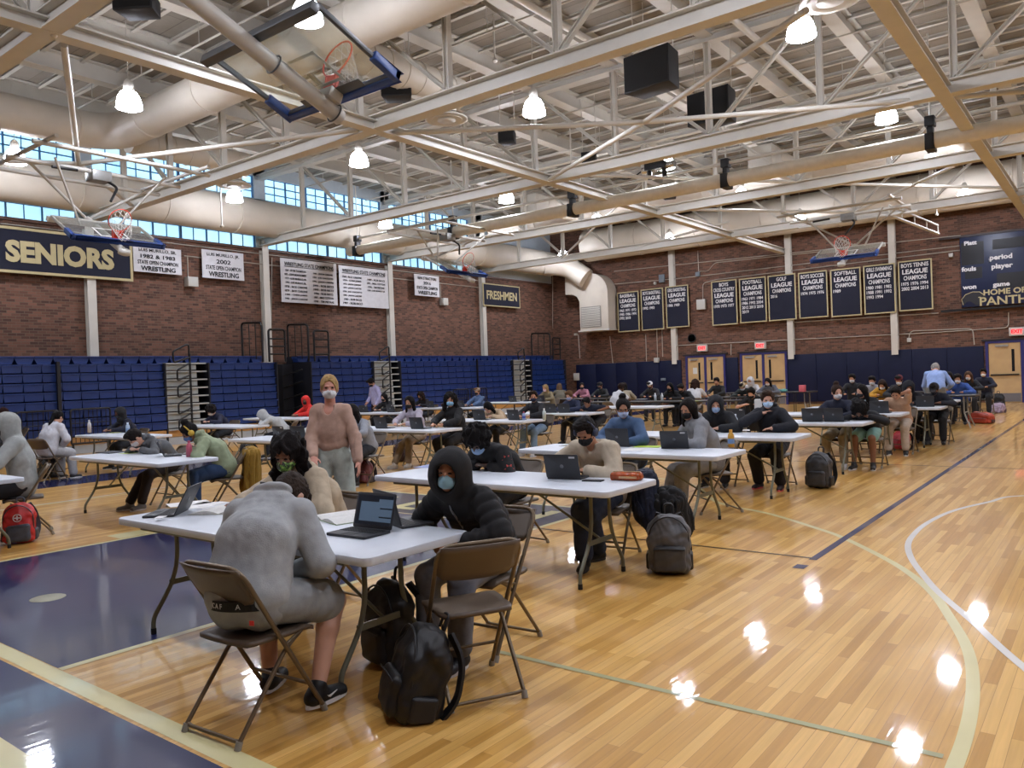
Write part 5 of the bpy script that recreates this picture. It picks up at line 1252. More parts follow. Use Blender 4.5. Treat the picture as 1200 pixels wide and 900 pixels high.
TP = {'A': {2: (-4.09, 5.14), 3: (-4.30, 7.53), 4: (-4.28, 9.62), 5: (-4.12, 12.15), 6: (-4.08, 14.3), 7: (-3.82, 16.3), 8: (-3.98, 18.9)},
      'B': {1: (-10.05, 2.9), 2: (-9.85, 4.98), 3: (-10.25, 7.6), 4: (-10.2, 9.82), 5: (-10.1, 12.15), 6: (-10.25, 14.6), 7: (-9.9, 17.3)},
      'C': {3: (-15.3, 7.4), 4: (-15.9, 9.95), 5: (-17.4, 12.6), 6: (-16.25, 15.0), 7: (-15.9, 17.6), 8: (-16.2, 21.0)}}
TAB['A1'] = (-4.06, 2.87)
for c_ in 'ABC':
    for k, (x, y) in TP[c_].items(): TAB['%s%d' % (c_, k)] = (x, y); dup(T0, loc=(x, y, 0), rz=rad(rnd.uniform(-1.5, 1.5)), label=TL[c_][k])
# the dark-topped tables far back
dkt = mat('dark_tabletop', '1f1d1c', rough=0.4, var=0.05); lt = mat('light_table_frame', '9b9a92', rough=0.35, metal=0.5, var=0)
def dark_table(label, x, y, rz, L=2.4, W=0.75, h=0.76):
    r = thing('activity_table', label, 'table', (x, y, 0), rz)
    MB().prism(rrect(L, W, 0.03, 4), h - 0.035, h).build('tabletop', dkt, r, bevel=0.006)
    for sx in (-1, 1):
        for sy in (-1, 1): MB().tube(fillet([(sx * (L / 2 - 0.25), sy * (W / 2 - 0.1), h - 0.035), (sx * (L / 2 - 0.25), sy * (W / 2 - 0.1), 0.35), (sx * (L / 2 - 0.12), sy * (W / 2 - 0.04), 0)], 0.1), 0.016, 8).build('leg', lt, r)
        MB().tube([(sx * (L / 2 - 0.25), -(W / 2 - 0.1), 0.35), (sx * (L / 2 - 0.25), (W / 2 - 0.1), 0.35)], 0.012, 8).build('cross_bar', lt, r)
    return r
dark_table('dark-topped table with water bottles, far middle', -10.2, 19.9, 0, 4.6); dark_table('dark-topped table behind the water bottles, before the first doors', -9.3, 22.3, 0, 3.4)
dark_table('dark-topped table under the white-hooded student, far left of the doors', -15.0, 22.8, 0, 2.8); dark_table('dark-topped table with teal cloth before the middle doors', -9.4, 26.2, 0, 3.0)
dark_table('dark-topped table at the far end of the right column', -3.9, 21.3, 0, 2.4); dark_table('dark-topped table of the masked group by the right doors', -4.5, 24.2, 0, 1.8); dark_table('small dark tilt-arm desk by the right doors', -3.9, 28.2, 0, 1.6)

lapm = mat('laptop_charcoal', '2b2d31', rough=0.45, var=0.05); keym = mat('laptop_keys', '17181a', rough=0.6, var=0); scr_off = mat('screen_off', '101216', rough=0.15, var=0); scr_on = mat('screen_on', '54687c', rough=0.3, var=0, emit=0.35); scr_d = mat('screen_panel_dark', '1a222c', rough=0.3, var=0, emit=0.2); logom = mat('laptop_logo', '6e7278', rough=0.3, metal=0.6, var=0)
def make_laptop(label, x, y, face, ang=108, z=0.741, lit=False, group=None, sticker=False):
    """screen faces local -Y ; face = rotation in degrees"""
    r = thing('laptop', label, 'laptop', (x, y, z), rad(face), group); r.scale = (0.93, 0.93, 0.93)
    b = MB().prism(rrect(0.32, 0.22, 0.012, 4), 0, 0.016).build('base', lapm, r, bevel=0.003)
    kb = MB()
    for j in range(5):
        for i in range(13): kb.box(-0.145 + i * 0.0224, -0.145 + i * 0.0224 + 0.018, -0.01 + j * 0.019, -0.01 + j * 0.019 + 0.015, 0.016, 0.0185)
    kb.build('keyboard', keym, b); MB().box(-0.05, 0.05, -0.095, -0.03, 0.016, 0.0168).build('touchpad', keym, b)
    M = Matrix.Translation((0, 0.108, 0.014)) @ Matrix.Rotation(rad(90 - (ang - 90)), 4, 'X')
    M = Matrix.Translation((0, 0.108, 0.014)) @ Matrix.Rotation(rad(ang), 4, 'X') @ Matrix.Rotation(rad(180), 4, 'X') @ Matrix.Rotation(rad(180), 4, 'X')
    # lid in its own plane: x across, y up the lid, z towards the viewer of the screen
    a = rad(ang - 90); ux, uy, uz = Vector((1, 0, 0)), Vector((0, math.sin(a), math.cos(a))), Vector((0, -math.cos(a), math.sin(a)))
    M = Matrix(((ux.x, uy.x, uz.x, 0), (ux.y, uy.y, uz.y, 0.108), (ux.z, uy.z, uz.z, 0.014), (0, 0, 0, 1)))
    lid = MB().prism(rrect(0.32, 0.215, 0.012, 4, 0, 0.1075), -0.007, 0.0, M).build('lid', lapm, r, bevel=0.002)
    MB().obox(M, -0.145, 0.145, 0.022, 0.20, 0.0, 0.0008).build('screen', scr_on if lit else scr_off, lid)
    if lit:
        MB().obox(M, -0.145, 0.145, 0.178, 0.20, 0.0008, 0.0012).obox(M, -0.145, -0.118, 0.022, 0.178, 0.0008, 0.0012).obox(M, -0.118, 0.03, 0.160, 0.178, 0.0008, 0.0012).obox(M, 0.045, 0.145, 0.118, 0.126, 0.0008, 0.0012).obox(M, 0.045, 0.145, 0.066, 0.074, 0.0008, 0.0012).obox(M, -0.118, 0.145, 0.022, 0.042, 0.0008, 0.0012).build('screen_panel', scr_d, lid)
    MB().lathe([(0.001, -0.0085), (0.017, -0.0085), (0.017, -0.006)], 20, M @ Matrix.Translation((0, 0.108, 0))).build('lid_emblem', logom, lid)
    if sticker: MB().obox(M, -0.13, -0.075, 0.182, 0.198, -0.0078, -0.0068).build('asset_sticker', mat('sticker', 'c8c8c8', var=0), lid)
    return r
def make_backpack(label, x, y, rz, body, trim, h=0.46, w=0.32, d=0.22, lie=0, pocket=None, slump=0.0, emblem=None, res=0.01, z=0.0, noise=0.006):
    r = thing('backpack', label, 'backpack', (x, y, z), rad(rz))
    bm_, tm, pm_ = [mat('nylon_' + c_, c_, rough=0.5, var=0.15, scale=20, bump=0.1, bscale=200) for c_ in (body, trim, pocket or body)]
    Rt = np.array(Matrix.Rotation(rad(-lie), 3, 'X')); c = V3(0, 0, 0)
    o0 = V3(0, 0, (d / 2 * math.sin(rad(lie)) if lie else 0) + 0.004)
    def W(a, b, cc): return o0 + Rt @ V3(a, b, cc)
    cc_ = W(0, 0, h / 2)
    v = Vol(cc_ - 0.42, cc_ + 0.42, res)
    v.rbox(W(0, 0, h * 0.40), (w / 2, d / 2, h * 0.40), 0.06, Rt); v.ell(W(0, -0.01, h * 0.78), (w * 0.46, d * 0.45, h * 0.22), Rt, k=0.05)
    v.noise(noise, 22, int(abs(x * 31 + y * 17)) + 3); v.noise(noise * 0.45, 55, int(abs(x * 31 + y * 17)) + 4); v.half((0, 0, 0.004), (0, 0, -1))
    body_ = link('main_body', v.mesh('main_body', bm_), r)
    v = Vol(cc_ - 0.4, cc_ + 0.4, res)
    v.rbox(W(0, d * 0.52, h * 0.27), (w * 0.38, d * 0.17, h * 0.22), 0.035, Rt); v.noise(noise * 0.7, 26, 9); v.half((0, 0, 0.006), (0, 0, -1))
    link('front_pocket', v.mesh('front_pocket', pm_), r)
    mb = MB(); arc = [W(-w * 0.47, d * 0.30, h * 0.25)] + [W(-w * 0.47 * math.cos(rad(a)), d * 0.36, h * 0.60 + h * 0.36 * math.sin(rad(a))) for a in range(0, 181, 15)] + [W(w * 0.47, d * 0.30, h * 0.25)]
    mb.tube([tuple(p) for p in arc], 0.006, 6); mb.build('zip', tm, r)
    mb = MB(); mb.tube([tuple(W(-w * 0.37, d * 0.70, h * 0.44)), tuple(W(0, d * 0.73, h * 0.46)), tuple(W(w * 0.37, d * 0.70, h * 0.44))], 0.005, 6).build('pocket_zip', tm, r)
    mb = MB(); mb.tube(fillet([tuple(W(-0.035, -d * 0.35, h * 0.96)), tuple(W(-0.035, -d * 0.4, h * 1.12)), tuple(W(0.035, -d * 0.4, h * 1.12)), tuple(W(0.035, -d * 0.35, h * 0.96))], 0.03), 0.009, 8); mb.build('grab_handle', tm, r)
    for sx in (-1, 1):
        pts = fillet([tuple(W(sx * 0.07, -d * 0.45, h * 0.95)), tuple(W(sx * 0.12, -d * 0.78, h * 0.7)), tuple(W(sx * 0.15, -d * 0.75, h * 0.3)), tuple(W(sx * w * 0.42, -d * 0.45, h * 0.08))], 0.12)
        mb = MB()
        for i in range(len(pts) - 1): mb.beam(pts[i], Vector(pts[i]) + (Vector(pts[i + 1]) - Vector(pts[i])) * 1.08, 0.055, 0.014, up=tuple(Rt @ V3(0, -1, 0)))
        mb.build('shoulder_strap', tm, r)
        v = Vol(cc_ - 0.35, cc_ + 0.35, res); v.rbox(W(sx * w * 0.50, 0, h * 0.2), (0.02, d * 0.3, h * 0.14), 0.018, Rt); v.half((0, 0, 0.006), (0, 0, -1)); link('side_pocket', v.mesh('side_pocket', tm), r)
    if emblem:
        P = W(0, d * 0.5, h * 0.66); Mx = Matrix(Rt.tolist()).to_4x4() @ Matrix.Rotation(-PI / 2, 4, 'X'); Mx.translation = Vector(P)
        MB().tube([Mx @ Vector((0.038 * math.cos(2 * PI * k / 24), 0.038 * math.sin(2 * PI * k / 24), 0.012)) for k in range(24)], 0.004, 6, closed=True).obox(Mx, -0.03, 0.03, -0.006, 0.006, 0.008, 0.016).obox(Mx, -0.006, 0.006, -0.026, 0.02, 0.008, 0.016).build('round_emblem', mat('emblem_white', 'd9d0d0', var=0), r)
    return r
def sheet(label, x, y, rz, w=0.21, h=0.28, col='d9d9d6', z=0.7405, t=0.002, name='paper_sheet', cat='paper'):
    o = MB().box(-w / 2, w / 2, -h / 2, h / 2, 0, t).build(name, mat('paper_' + col, col, rough=0.75, var=0.04, scale=30), loc=(x, y, z), rot=(0, 0, rad(rz))); return tag(o, label, cat)
def book(label, x, y, rz, cover='5f8f2f', z=0.741):
    r = thing('open_workbook', label, 'book', (x, y, z), rad(rz)); pg = mat('book_page', 'd4d4d0', rough=0.7, var=0.06, scale=60)
    for sx, cv in ((-1, pg), (1, pg)):
        vs = []; fs = []; n = 8
        for i in range(n + 1):
            u = i / n; vs += [(sx * (0.21 * u), -0.14, 0.004 + 0.022 * math.sin(PI * min(1, u * 1.1)) ** 0.8 * (1 - 0.3 * u)), (sx * (0.21 * u), 0.14, 0.004 + 0.022 * math.sin(PI * min(1, u * 1.1)) ** 0.8 * (1 - 0.3 * u))]
        m_ = len(vs); vs += [(a, b, 0.001) for a, b, c in vs]
        for i in range(n): a = 2 * i; fs += [(a, a + 2, a + 3, a + 1) if sx > 0 else (a + 1, a + 3, a + 2, a)]; fs += [(a, a + m_, a + 2 + m_, a + 2), (a + 1, a + 3, a + 3 + m_, a + 1 + m_)]
        fs += [(2 * n, 2 * n + m_, 2 * n + 1 + m_, 2 * n + 1)]
        MB()._add(vs, fs, False).build('page_block', cv, r)
    MB().box(-0.215, 0.215, -0.143, 0.143, 0, 0.0012).build('cover', mat('cover_' + cover, cover, rough=0.5, var=0.1), r)
    return r
def bottle(label, x, y, col, capc, h=0.21, r_=0.033, z=0.741, alpha=1.0, label_col=None):
    r = thing('bottle', label, 'bottle', (x, y, z))
    m_ = mat('bottle_' + col, col, rough=0.15 if alpha < 1 else 0.35, var=0.0, alpha=alpha)
    MB().lathe([(0.001, 0), (r_, 0.004), (r_, h * 0.62), (r_ * 0.9, h * 0.72), (r_ * 0.42, h * 0.86), (r_ * 0.4, h * 0.9), (0.001, h * 0.9)], 20).build('bottle_body', m_, r)
    MB().lathe([(r_ * 0.48, h * 0.88), (r_ * 0.48, h), (0.001, h)], 16).build('cap', mat('cap_' + capc, capc, rough=0.4, var=0), r)
    if label_col: MB().lathe([(r_ + 0.0008, h * 0.22), (r_ + 0.0008, h * 0.5)], 20).build('wrap_label', mat('wl_' + label_col, label_col, rough=0.5, var=0.1, scale=60), r)
    return r
# ================================================================ PEOPLE AND WHAT LIES ROUND THEM
def short(s, n=12):
    for a, b in (('student with', 'one with'), ('student in', 'one in'), ('brown folding chair under the ', 'folding chair of the '), ('brown folding chair under ', 'folding chair of the '), ('hooded sweatshirt', 'hoodie'), (' at the ', ' at ')): s = s.replace(a, b)
    w = s.split(); out = []
    for q in w:
        out.append(q)
        if len(out) >= n: break
    while out[-1].strip(',') in ('a', 'the', 'and', 'with', 'in', 'of', 'by', 'on', 'at', 'over', 'his', 'before', 'behind'): out.pop()
    return ' '.join(out).strip(',')
def seat_chair(label, x, y, face): return dup(C0, loc=(x, y, 0), rz=rad(face), label=short(label, 15) if 'empty' not in label else label)
def sit(label, px, T, side='far', face=None, hy_px=None, dx=0.0, dy=0.0, chair=None, X=None, **k):
    """px = picture column of the head; T = table key"""
    tx, ty = TAB[T] if isinstance(T, str) else T
    hy = ty + 0.38 + 0.10 if side == 'far' else ty - 0.38 - 0.10
    if X is None: X = ony(px, 470, hy)[0]
    k['s'] = k.get('s', 0.93) * 0.955
    Y = ty + (0.38 + 0.34 + dy if side == 'far' else -(0.38 + 0.25) + dy)
    if face is None: face = 180 if side == 'far' else 0
    if chair is not False: seat_chair('brown folding chair under ' + (chair or 'the ' + label), X + dx, Y, face + rnd.uniform(-4, 4))
    return person(label, X + dx, Y, face, **k)
def d2(cx, cy): return math.hypot(cx, cy)

# --- P1 the student bent over the nearest table, seen from behind
r1, q1 = person('student in grey hoodie and shorts bent over the nearest table, seen from behind', -3.25, 2.12, 26, s=1.0, wrk=0.2, lean=24, bend=34, hp=80, side=-3, pole_down=True, res=0.008, sk='light', top='999c9d', pants='8f9395', shorts=True, hair='short', hc='2c2119', mask=None, hoodback=True,
       hands=((-.06, .36, .64), (.08, .36, .63)), feet=((-.10, .36, .10), (.24, .20, .10)), shoe='0d0d0f', sole='d8d8d8', loose=0.012, toe=((-0.1, 1), (0.45, 1)), kneeout=0.12)
mb = MB()
wb = [(0.158 * math.cos(rad(a)), -0.014 + 0.130 * math.sin(rad(a)), 0.575 - 0.012 * math.sin(rad(a))) for a in range(205, 336, 10)]
for i in range(len(wb) - 1): mb.beam(wb[i], wb[i + 1], 0.012, 0.045)
wbo = mb.build('black_waistband', mat('waistband_black', '0b0b0c', rough=0.7, var=0), r1)
for ch_, a in (('C', 236), ('A', 245), ('F', 254), ('A', 284)):
    me = text_me(ch_, 0.034, 0.0, 0.0006); p = (0.1650 * math.cos(rad(a)), -0.014 + 0.1375 * math.sin(rad(a)), 0.587)
    link('lettering', me, wbo, mat('waist_letters', 'cfcfcf', var=0), loc=p, rot=(PI / 2, 0, rad(a + 90)))
MB().box(0.09, 0.112, -0.142, -0.138, 0.505, 0.527).build('red_tag', mat('red_tag', 'c92a2a', var=0), r1)
fd = Vector((0.41, 0.91, 0)); fn = Vector((0.91, -0.41, 0)); fc = Vector((0.24, 0.20, 0.062)) + fd * 0.045 + fn * 0.047
Ms = Matrix(((fd.x, 0, fn.x, fc.x), (fd.y, 0, fn.y, fc.y), (0, 1, 0, fc.z), (0, 0, 0, 1)))
sw = MB().prism([(-0.028, 0.006), (-0.022, -0.004), (-0.012, -0.008), (0.034, 0.012), (-0.008, 0.001), (-0.018, 0.002)], -0.004, 0.003, Ms)
sw.build('white_shoe_mark', mat('shoe_mark_white', 'd8d8d8', var=0), r1)
# --- P2 puffer jacket
rj, qj = sit('student in a black quilted jacket, hood up, pale blue mask', 533, 'A1', face=180, hoodk=1.1, dx=0.02, dy=-0.03, s=0.95, res=0.008, hood=True, puffer=True, top='161618', pants='6b6d74', mask='8fb8c8', lean=22, bend=26, hp=6, hy=22, hr=-3, sk='tan', hips=(0, -0.02, 0.55),
    hands=((-.13, .38, .69), (.16, .26, .62)), feet=((-.12, .40), (.16, .36)), shoe='1c1c20', hair='short', hc='120d0b', loose=0.006)
zp = [V3(0, 0, 0)] ; H2 = qj['H']; nk_, ch_, P_ = qj['nk'], qj['ch'], qj['P']; bn_ = V3(0, 0.72, -0.69)
MB().tube([tuple(nk_ + V3(0, 0.088, 0.0)), tuple(nk_ * 0.6 + ch_ * 0.4 + V3(0, 0.125, -0.03)), tuple(ch_ + V3(0, 0.125, -0.06)), tuple(P_ * 0.6 + ch_ * 0.4 + V3(0, 0.13, -0.05))], 0.006, 6).build('zip', mat('zip_silver', '77777a', rough=0.3, metal=0.7, var=0), rj)
# --- P3 curly hair and camouflage mask
r3, q3 = sit('student with long dark curls, beige hooded sweatshirt and green camouflage mask', 352, 'A1', face=182, dx=0.0, dy=-0.04, s=0.98, res=0.008, hair='curly', hc='130d0c', top='b3a48c', pants='2a2c33', mask='4f6a35', lean=20, bend=22, hp=20, hy=24, sk='brown',
    hands=((-.10, .40, .775), (.44, .40, .775)), feet=((-.12, .40), (.14, .42)), hoodback=True, loose=0.014, grip=True)
def camo(o):
    m = bpy.data.materials.new('green_camouflage_cloth'); m.use_nodes = True; t = m.node_tree; b = t.nodes['Principled BSDF']; n = nd(t, 'ShaderNodeTexNoise'); n.inputs['Scale'].default_value = 38; tc = nd(t, 'ShaderNodeTexCoord'); t.links.new(tc.outputs['Object'], n.inputs['Vector'])
    r = nd(t, 'ShaderNodeValToRGB'); r.color_ramp.interpolation = 'CONSTANT'; e = r.color_ramp.elements; e[0].color = srgb('1e2417'); e[1].position = 0.46; e[1].color = srgb('5e8a33'); q = e.new(0.56); q.color = srgb('a9c46a')
    t.links.new(n.outputs['Fac'], r.inputs['Fac']); t.links.new(r.outputs['Color'], b.inputs['Base Color']); o.data.materials.clear(); o.data.materials.append(m)
for c in r3.children:
    if c.name.startswith('face_mask'): camo(c)
# --- P5 cream top and headphones
sit('student in a cream long-sleeved top, dark mask and headphones, typing', 690, 'A2', face=186, dx=0.02, dy=-0.04, s=0.98, res=0.008, hair='short', hc='14100e', phones='2a3550', top='b9ad98', pants='20283a', mask='0f1014', lean=20, bend=20, hp=34, hy=0, sk='tan', loose=0.012,
    hands=((-.02, .40, .785), (.20, .40, .785)), feet=((.02, .16), (-.02, .50)), shoe='121214', sole='2a2a2a', toe=((0.5, 1), (-0.2, 1)), open_neck=True)
# --- P6 black hoodie with red leaves, head down
r6, q6 = sit('student in a black sweatshirt with red leaf prints, head down, blue mask', 588, 'A2', face=176, dx=-0.05, dy=-0.06, s=0.98, res=0.009, hair='afro', hc='0d0a09', top='121214', pants='15161c', mask='8aa9cf', lean=30, bend=26, hp=42, hy=14, sk='dark', loose=0.012,
    hands=((-.08, .36, .785), (.10, .38, .785)), feet=((-.12, .38), (.12, .34)), shoe='0e0e10', cap=('beanie', '0e0e10'))
a, e, wv = q6['arms'][0]
for t_, (sx_, sy_) in ((0.25, (-.9, .5)), (0.6, (-.9, .5)), (0.9, (-.8, .7))):
    p = Vector((a * (1 - t_) + e * t_)) + Vector((sx_, sy_, 0.1)).normalized() * 0.062; M = Vector((sx_, sy_, 0.1)).to_track_quat('Z', 'Y').to_matrix().to_4x4(); M.translation = p
    out = [((0.046 if k % 2 == 0 else 0.024) * math.cos(2 * PI * k / 12), (0.046 if k % 2 == 0 else 0.024) * math.sin(2 * PI * k / 12)) for k in range(12)]
    MB().prism(out, -0.012, 0.004, M).build('red_leaf_print', mat('leaf_red', 'c0463f', var=0.1), r6)
# --- P7 glasses and denim
sit('woman with black glasses, blue denim shirt and pale blue mask behind an open laptop', 728, 'A3', s=0.97, res=0.010, hair='bun', hc='14100f', top='41597a', pants='1b1d24', mask='aebfe0', lean=12, bend=14, hp=16, hy=30, sk='tan', glasses=True, hands=((-.12, .42, .77), (.12, .42, .77)), loose=0.01)
# --- P8 long dark hair, grey hoodie turned sideways
sit('student with long dark hair and grey sweatsuit, turned sideways in profile', 822, 'A3', face=140, dx=-0.02, dy=0.02, s=0.97, res=0.010, hair='long', hc='15100e', top='7e8084', pants='8b8d90', mask='141416', lean=16, bend=16, hp=14, hy=32, sk='tan', hands=((-.10, .40, .76), (.16, .36, .72)), feet=((-.10, .44), (.10, .50)), loose=0.016, shoe='c9c9c9', hoodback=True)
# --- P9, P10
sit('student in a black hooded sweatshirt, hood up, pale mask, at the fourth right table', 841, 'A4', s=0.97, res=0.011, hood=True, hair='short', top='15171c', pants='191b22', mask='9db9dc', lean=24, bend=18, hp=14, hy=26, sk='light', loose=0.012)
sit('student with brown fringe, navy hooded sweatshirt, hand at chin behind a laptop', 899, 'A4', s=0.98, res=0.010, hair='short', hc='33241a', top='14161f', pants='14151b', mask='a9c8e6', lean=14, bend=16, hp=12, hy=26, sk='light', hoodback=True, hands=((-.14, .40, .80), (.07, .30, .97)), feet=((-.16, .30), (.14, .24)), shoe='26181c', sole='c05050', loose=0.012)
# --- column A, rows 5-8
sit('student with a high bun and navy sweatshirt looking right', 980, 'A5', s=0.96, res=0.014, hair='bun', hc='2c1c14', top='161c30', pants='8f836c', mask='c8c8cc', lean=14, bend=14, hp=10, hy=35, sk='light', shoe='c4c4c4', feet=((-.14, .44), (.12, .46)))
sit('student in black slumped forward over a laptop, patterned shorts', 1000, 'A5', s=0.96, res=0.014, hair='afro', hc='0d0a09', top='0f1013', pants='7fa8a0', shorts=True, mask='202020', lean=42, bend=30, hp=50, dx=0.16, sk='brown')
sit('student with loose black hair and bare face turned left behind a water bottle', 1013, 'A6', s=0.96, res=0.014, hair='long', hc='0f0b0a', top='151518', pants='24262c', mask='15151a', lean=24, bend=18, hp=16, hy=-30, sk='light')
sit('student in a tan T-shirt leaning the head on bare raised arm, striped trousers', 1042, 'A6', s=0.96, res=0.014, hair='short', hc='18120f', top='b08f74', pants='b7aa9c', mask=None, lean=26, bend=20, hp=34, tee=True, sk='tan', hands=((-.02, .32, 1.02), (.14, .42, .78)), dx=0.14)
sit('student in a dark hood facing left at the seventh right table', 1066, 'A7', s=0.98, res=0.015, hood=True, hair='short', top='16181f', pants='121319', mask='1b1b20', lean=24, bend=20, hp=24, hy=20, sk='brown', feet=((-.1, .2), (.1, .3)))
sit('student in black with a flat cap beside a laptop, seventh right table', 1082, 'A7', s=0.96, res=0.015, hair='short', top='1a1c26', pants='15161c', mask='20212a', lean=28, bend=20, hp=30, sk='brown', cap=('cap', '1a1a20'), dx=0.22)
X, _ = ony(1096, 450, 19.9)
person('man in a light blue shirt bending over a far table, seen from behind', X, 20.0, 10, s=1.04, stand=True, lean=38, bend=24, hp=40, res=0.016, sk='light', top='8298c4', pants='6a6a66', hair='buzz', hc='8f8a84', mask=None, hands=((-.2, .62, .85), (.25, .5, .95)), feet=((-.14, .0), (.14, .05)))
# --- far people behind the right column
def far(label, px, Y, z=0, face=180, **k):
    X = ony(px, 450, Y - 0.2 if face > 90 else Y + 0.2)[0]
    kw = dict(s=0.97, res=0.018, finger=0, lean=18, bend=16, hp=18, sk='tan', top='15171c', pants='15161b', mask='b9b9bb'); kw.update(k)
    dup(C0, loc=(X, Y, 0), rz=rad(face), label=short('brown folding chair under the ' + label, 15))
    return person(label, X, Y, face, **kw)
far('student in a maroon beanie, far right rows', 1055, 20.9, cap=('beanie', '5b1a22'), hp=26)
far('student in black with a yellow sleeve leaning on the far table', 1037, 21.3, top='b5862a', hp=40, lean=34, hair='long', hc='2b1c14')
far('student with a white mask and grey top leaning left, far right rows', 1024, 22.0, top='8f9096', lean=24)
far('student with a white mask and black top before the navy pads', 999, 22.4, lean=8, hair='short')
far('student in black with a scarf, left of the group by the right doors', 1113, 23.6, hair='long', mask=None)
far('student in a blue shirt with a white mask, group by the right doors', 1124, 22.4, top='2b4a8a', lean=26)
far('student with long light brown hair and pale mask, group by the right doors', 1136, 24.9, hair='long', hc='4a3526', lean=22)
far('student in a navy shirt with a bright white mask writing at the tilt desk', 1153, 26.4, top='14182a', mask='dcdcd6', lean=12, hp=10)
# --- far middle
far('student in a white T-shirt with bushy brown hair, back turned, at the dark table', 817, 21.2, face=20, top='b9b9bb', hc='2b1a14', mask=None, tee=True, hair='curly')
far('man in a black top with short dark hair, seated before the first doors', 840, 23.3, top='131313', mask=None, lean=6)
far('student in a dark green jacket bending, blond cap, before the middle doors', 874, 22.8, top='1a201d', lean=34, hp=40, cap=('beanie', 'b0a083'))
far('student in a white hood near the middle doors', 881, 25.2, top='b8b8bb', hood=True)
far('student in a grey hoodie with long black hair near the middle doors', 902, 25.0, top='5a5d66', hair='long', hp=30, lean=24)
far('student in black with face on bare arms behind the hooded pair', 886, 17.0, top='121215', lean=38, hp=30, tee=True, mask='121215', sk='light')
far('left of two students in black hunched together at the bottles', 788, 20.9, top='101013', hair='long', hc='0b0b0c', mask='101013', lean=26)
far('right of two students in black hunched together at the bottles', 802, 21.0, top='141418', hp=34, lean=30, mask='16161a')
far('student in a white hood behind the dark table', 764, 22.9, top='16161a', cap=('beanie', 'c4c4c6'), mask='16161a', hp=30)
far('student in a beige jacket with long black hair, back turned', 735, 20.6, face=30, top='8f8672', hair='long', hc='0d0b0b', mask=None)
far('student in a white T-shirt sitting back-on, far middle', 722, 19.3, face=-20, top='b9bbbf', tee=True, hair='short', hc='20140f', mask=None, sk='dark')
far('student in a dark cap and dark clothes, far middle', 705, 23.9, cap=('cap', '18181c'), top='1b1f22', mask='2a2a2c')
far('student in a pink top with dark ponytail before the navy pads', 683, 24.0, top='a06a78', hair='pony', mask='202026', hy=40)
far('student with very long light brown hair, back-on by the bleacher corner', 660, 23.0, face=40, hair='long', hc='5b4734', top='5c5648', mask=None)
far('student with blond hair and pale mask by the bleacher corner', 641, 21.7, hair='long', hc='8f7550', top='74684e', mask='d0b0b0')
# --- column B and C
sit('student in a navy T-shirt resting on bare arms, sixth middle table', 695, 'B6', s=0.96, res=0.015, hair='short', hc='0d0b0a', top='171c2c', tee=True, mask=None, sk='brown', lean=40, bend=26, hp=30, hands=((-.26, .36, .775), (.22, .40, .775)))
sit('boy with light brown hair and navy top behind two laptops', 669, 'B6', s=0.93, res=0.015, hair='short', hc='5a4028', top='1f2740', mask='9aa4c8', lean=20, sk='light')
sit('student in a navy mask and black and red top at the fifth middle table', 624, 'B5', s=0.97, res=0.014, hair='short', hc='20160f', top='15151b', mask='161b35', lean=12, hp=8, hy=34, sk='tan', pants='6d86a0', feet=((-.14, .44), (.14, .46)), shoe='b9b9b9')
sit('student with long black hair, head bowed over papers, fifth middle table', 580, 'B5', s=0.95, res=0.014, hair='long', hc='0c0a0a', top='b39b7c', mask=None, lean=34, bend=24, hp=48, sk='light')
sit('student with big curly hair, black lettered sweatshirt and light blue mask', 525, 'B4', s=1.0, res=0.011, hair='curly', hc='120e0d', top='121214', pants='121216', mask='7fb6dc', lean=10, bend=12, hp=4, hy=34, sk='tan', feet=((-.14, .34), (.16, .30)), shoe='131316', loose=0.01)
sit('student in a pastel top and tan trousers with dark hair and black mask, legs crossed', 478, 'B4', s=0.98, res=0.011, hair='long', hc='140f0d', top='a9a3b0', pants='8d7c66', mask='141416', lean=12, bend=14, hp=12, hy=10, sk='tan', feet=((-.10, .44), (.08, .62)), shoe='d6d3cc', face=186)
sit('student in light grey hidden behind the standing woman, right side', 416, 'B3', s=0.97, res=0.013, hair='long', hc='15100f', top='8b9098', mask='b9b9bb', lean=20, sk='tan')
sit('student in pale grey hidden behind the standing woman, left side', 376, 'B3', s=0.97, res=0.013, hair='short', hc='15100f', top='a3a6a0', mask='b9b9bb', lean=14, sk='tan')
sit('student with a bun, yellow headphones and pale green hooded sweatshirt', 232, 'B2', face=150, s=0.97, res=0.010, hair='bun', hc='120e0d', top='8a9678', pants='2c4468', mask='4d6a98', phones='c9a63c', lean=28, bend=24, hp=40, hy=10, sk='brown', hands=((-.12, .42, .78), (.14, .40, .78)), hoodback=True, loose=0.012, X=-9.05, chair='the student with yellow headphones')
sit('student in a dark grey hooded sweatshirt, head on arms behind a laptop', 180, 'B2', s=0.97, res=0.011, hair='short', hc='16110f', top='55575a', pants='1c1416', mask='c8c8c8', lean=36, bend=26, hp=50, hy=-20, sk='light', feet=((-.10, .52), (.06, .60)), shoe='6a6a6c', hoodback=True)
person('student in a light grey hooded sweatshirt, hood up, at the left edge', -9.78, 3.62, 160, s=1.0, res=0.010, hood=True, hair='short', top='9b9f9c', pants='15151a', mask='1c1c20', lean=4, bend=10, hp=16, hy=10, sk='brown', loose=0.016, hands=((-.12, .42, .80), (.12, .40, .80)))
seat_chair('brown folding chair under the light grey hooded student at the left edge', -9.78, 3.62, 160)
X, _ = ony(46, 490, 6.0)
person('student in a white sweatshirt with long black ponytail, back turned, on the left', X, 6.1, 20, s=0.93, res=0.011, hair='pony', hc='0d0b0b', top='b9bcc4', pants='a9acb0', mask=None, hands=((-.1, .25, .62), (.1, .25, .62)), lean=14, bend=18, hp=20, sk='light', loose=0.014)
seat_chair('brown folding chair under the ponytailed student in white', X, 6.1, 20)
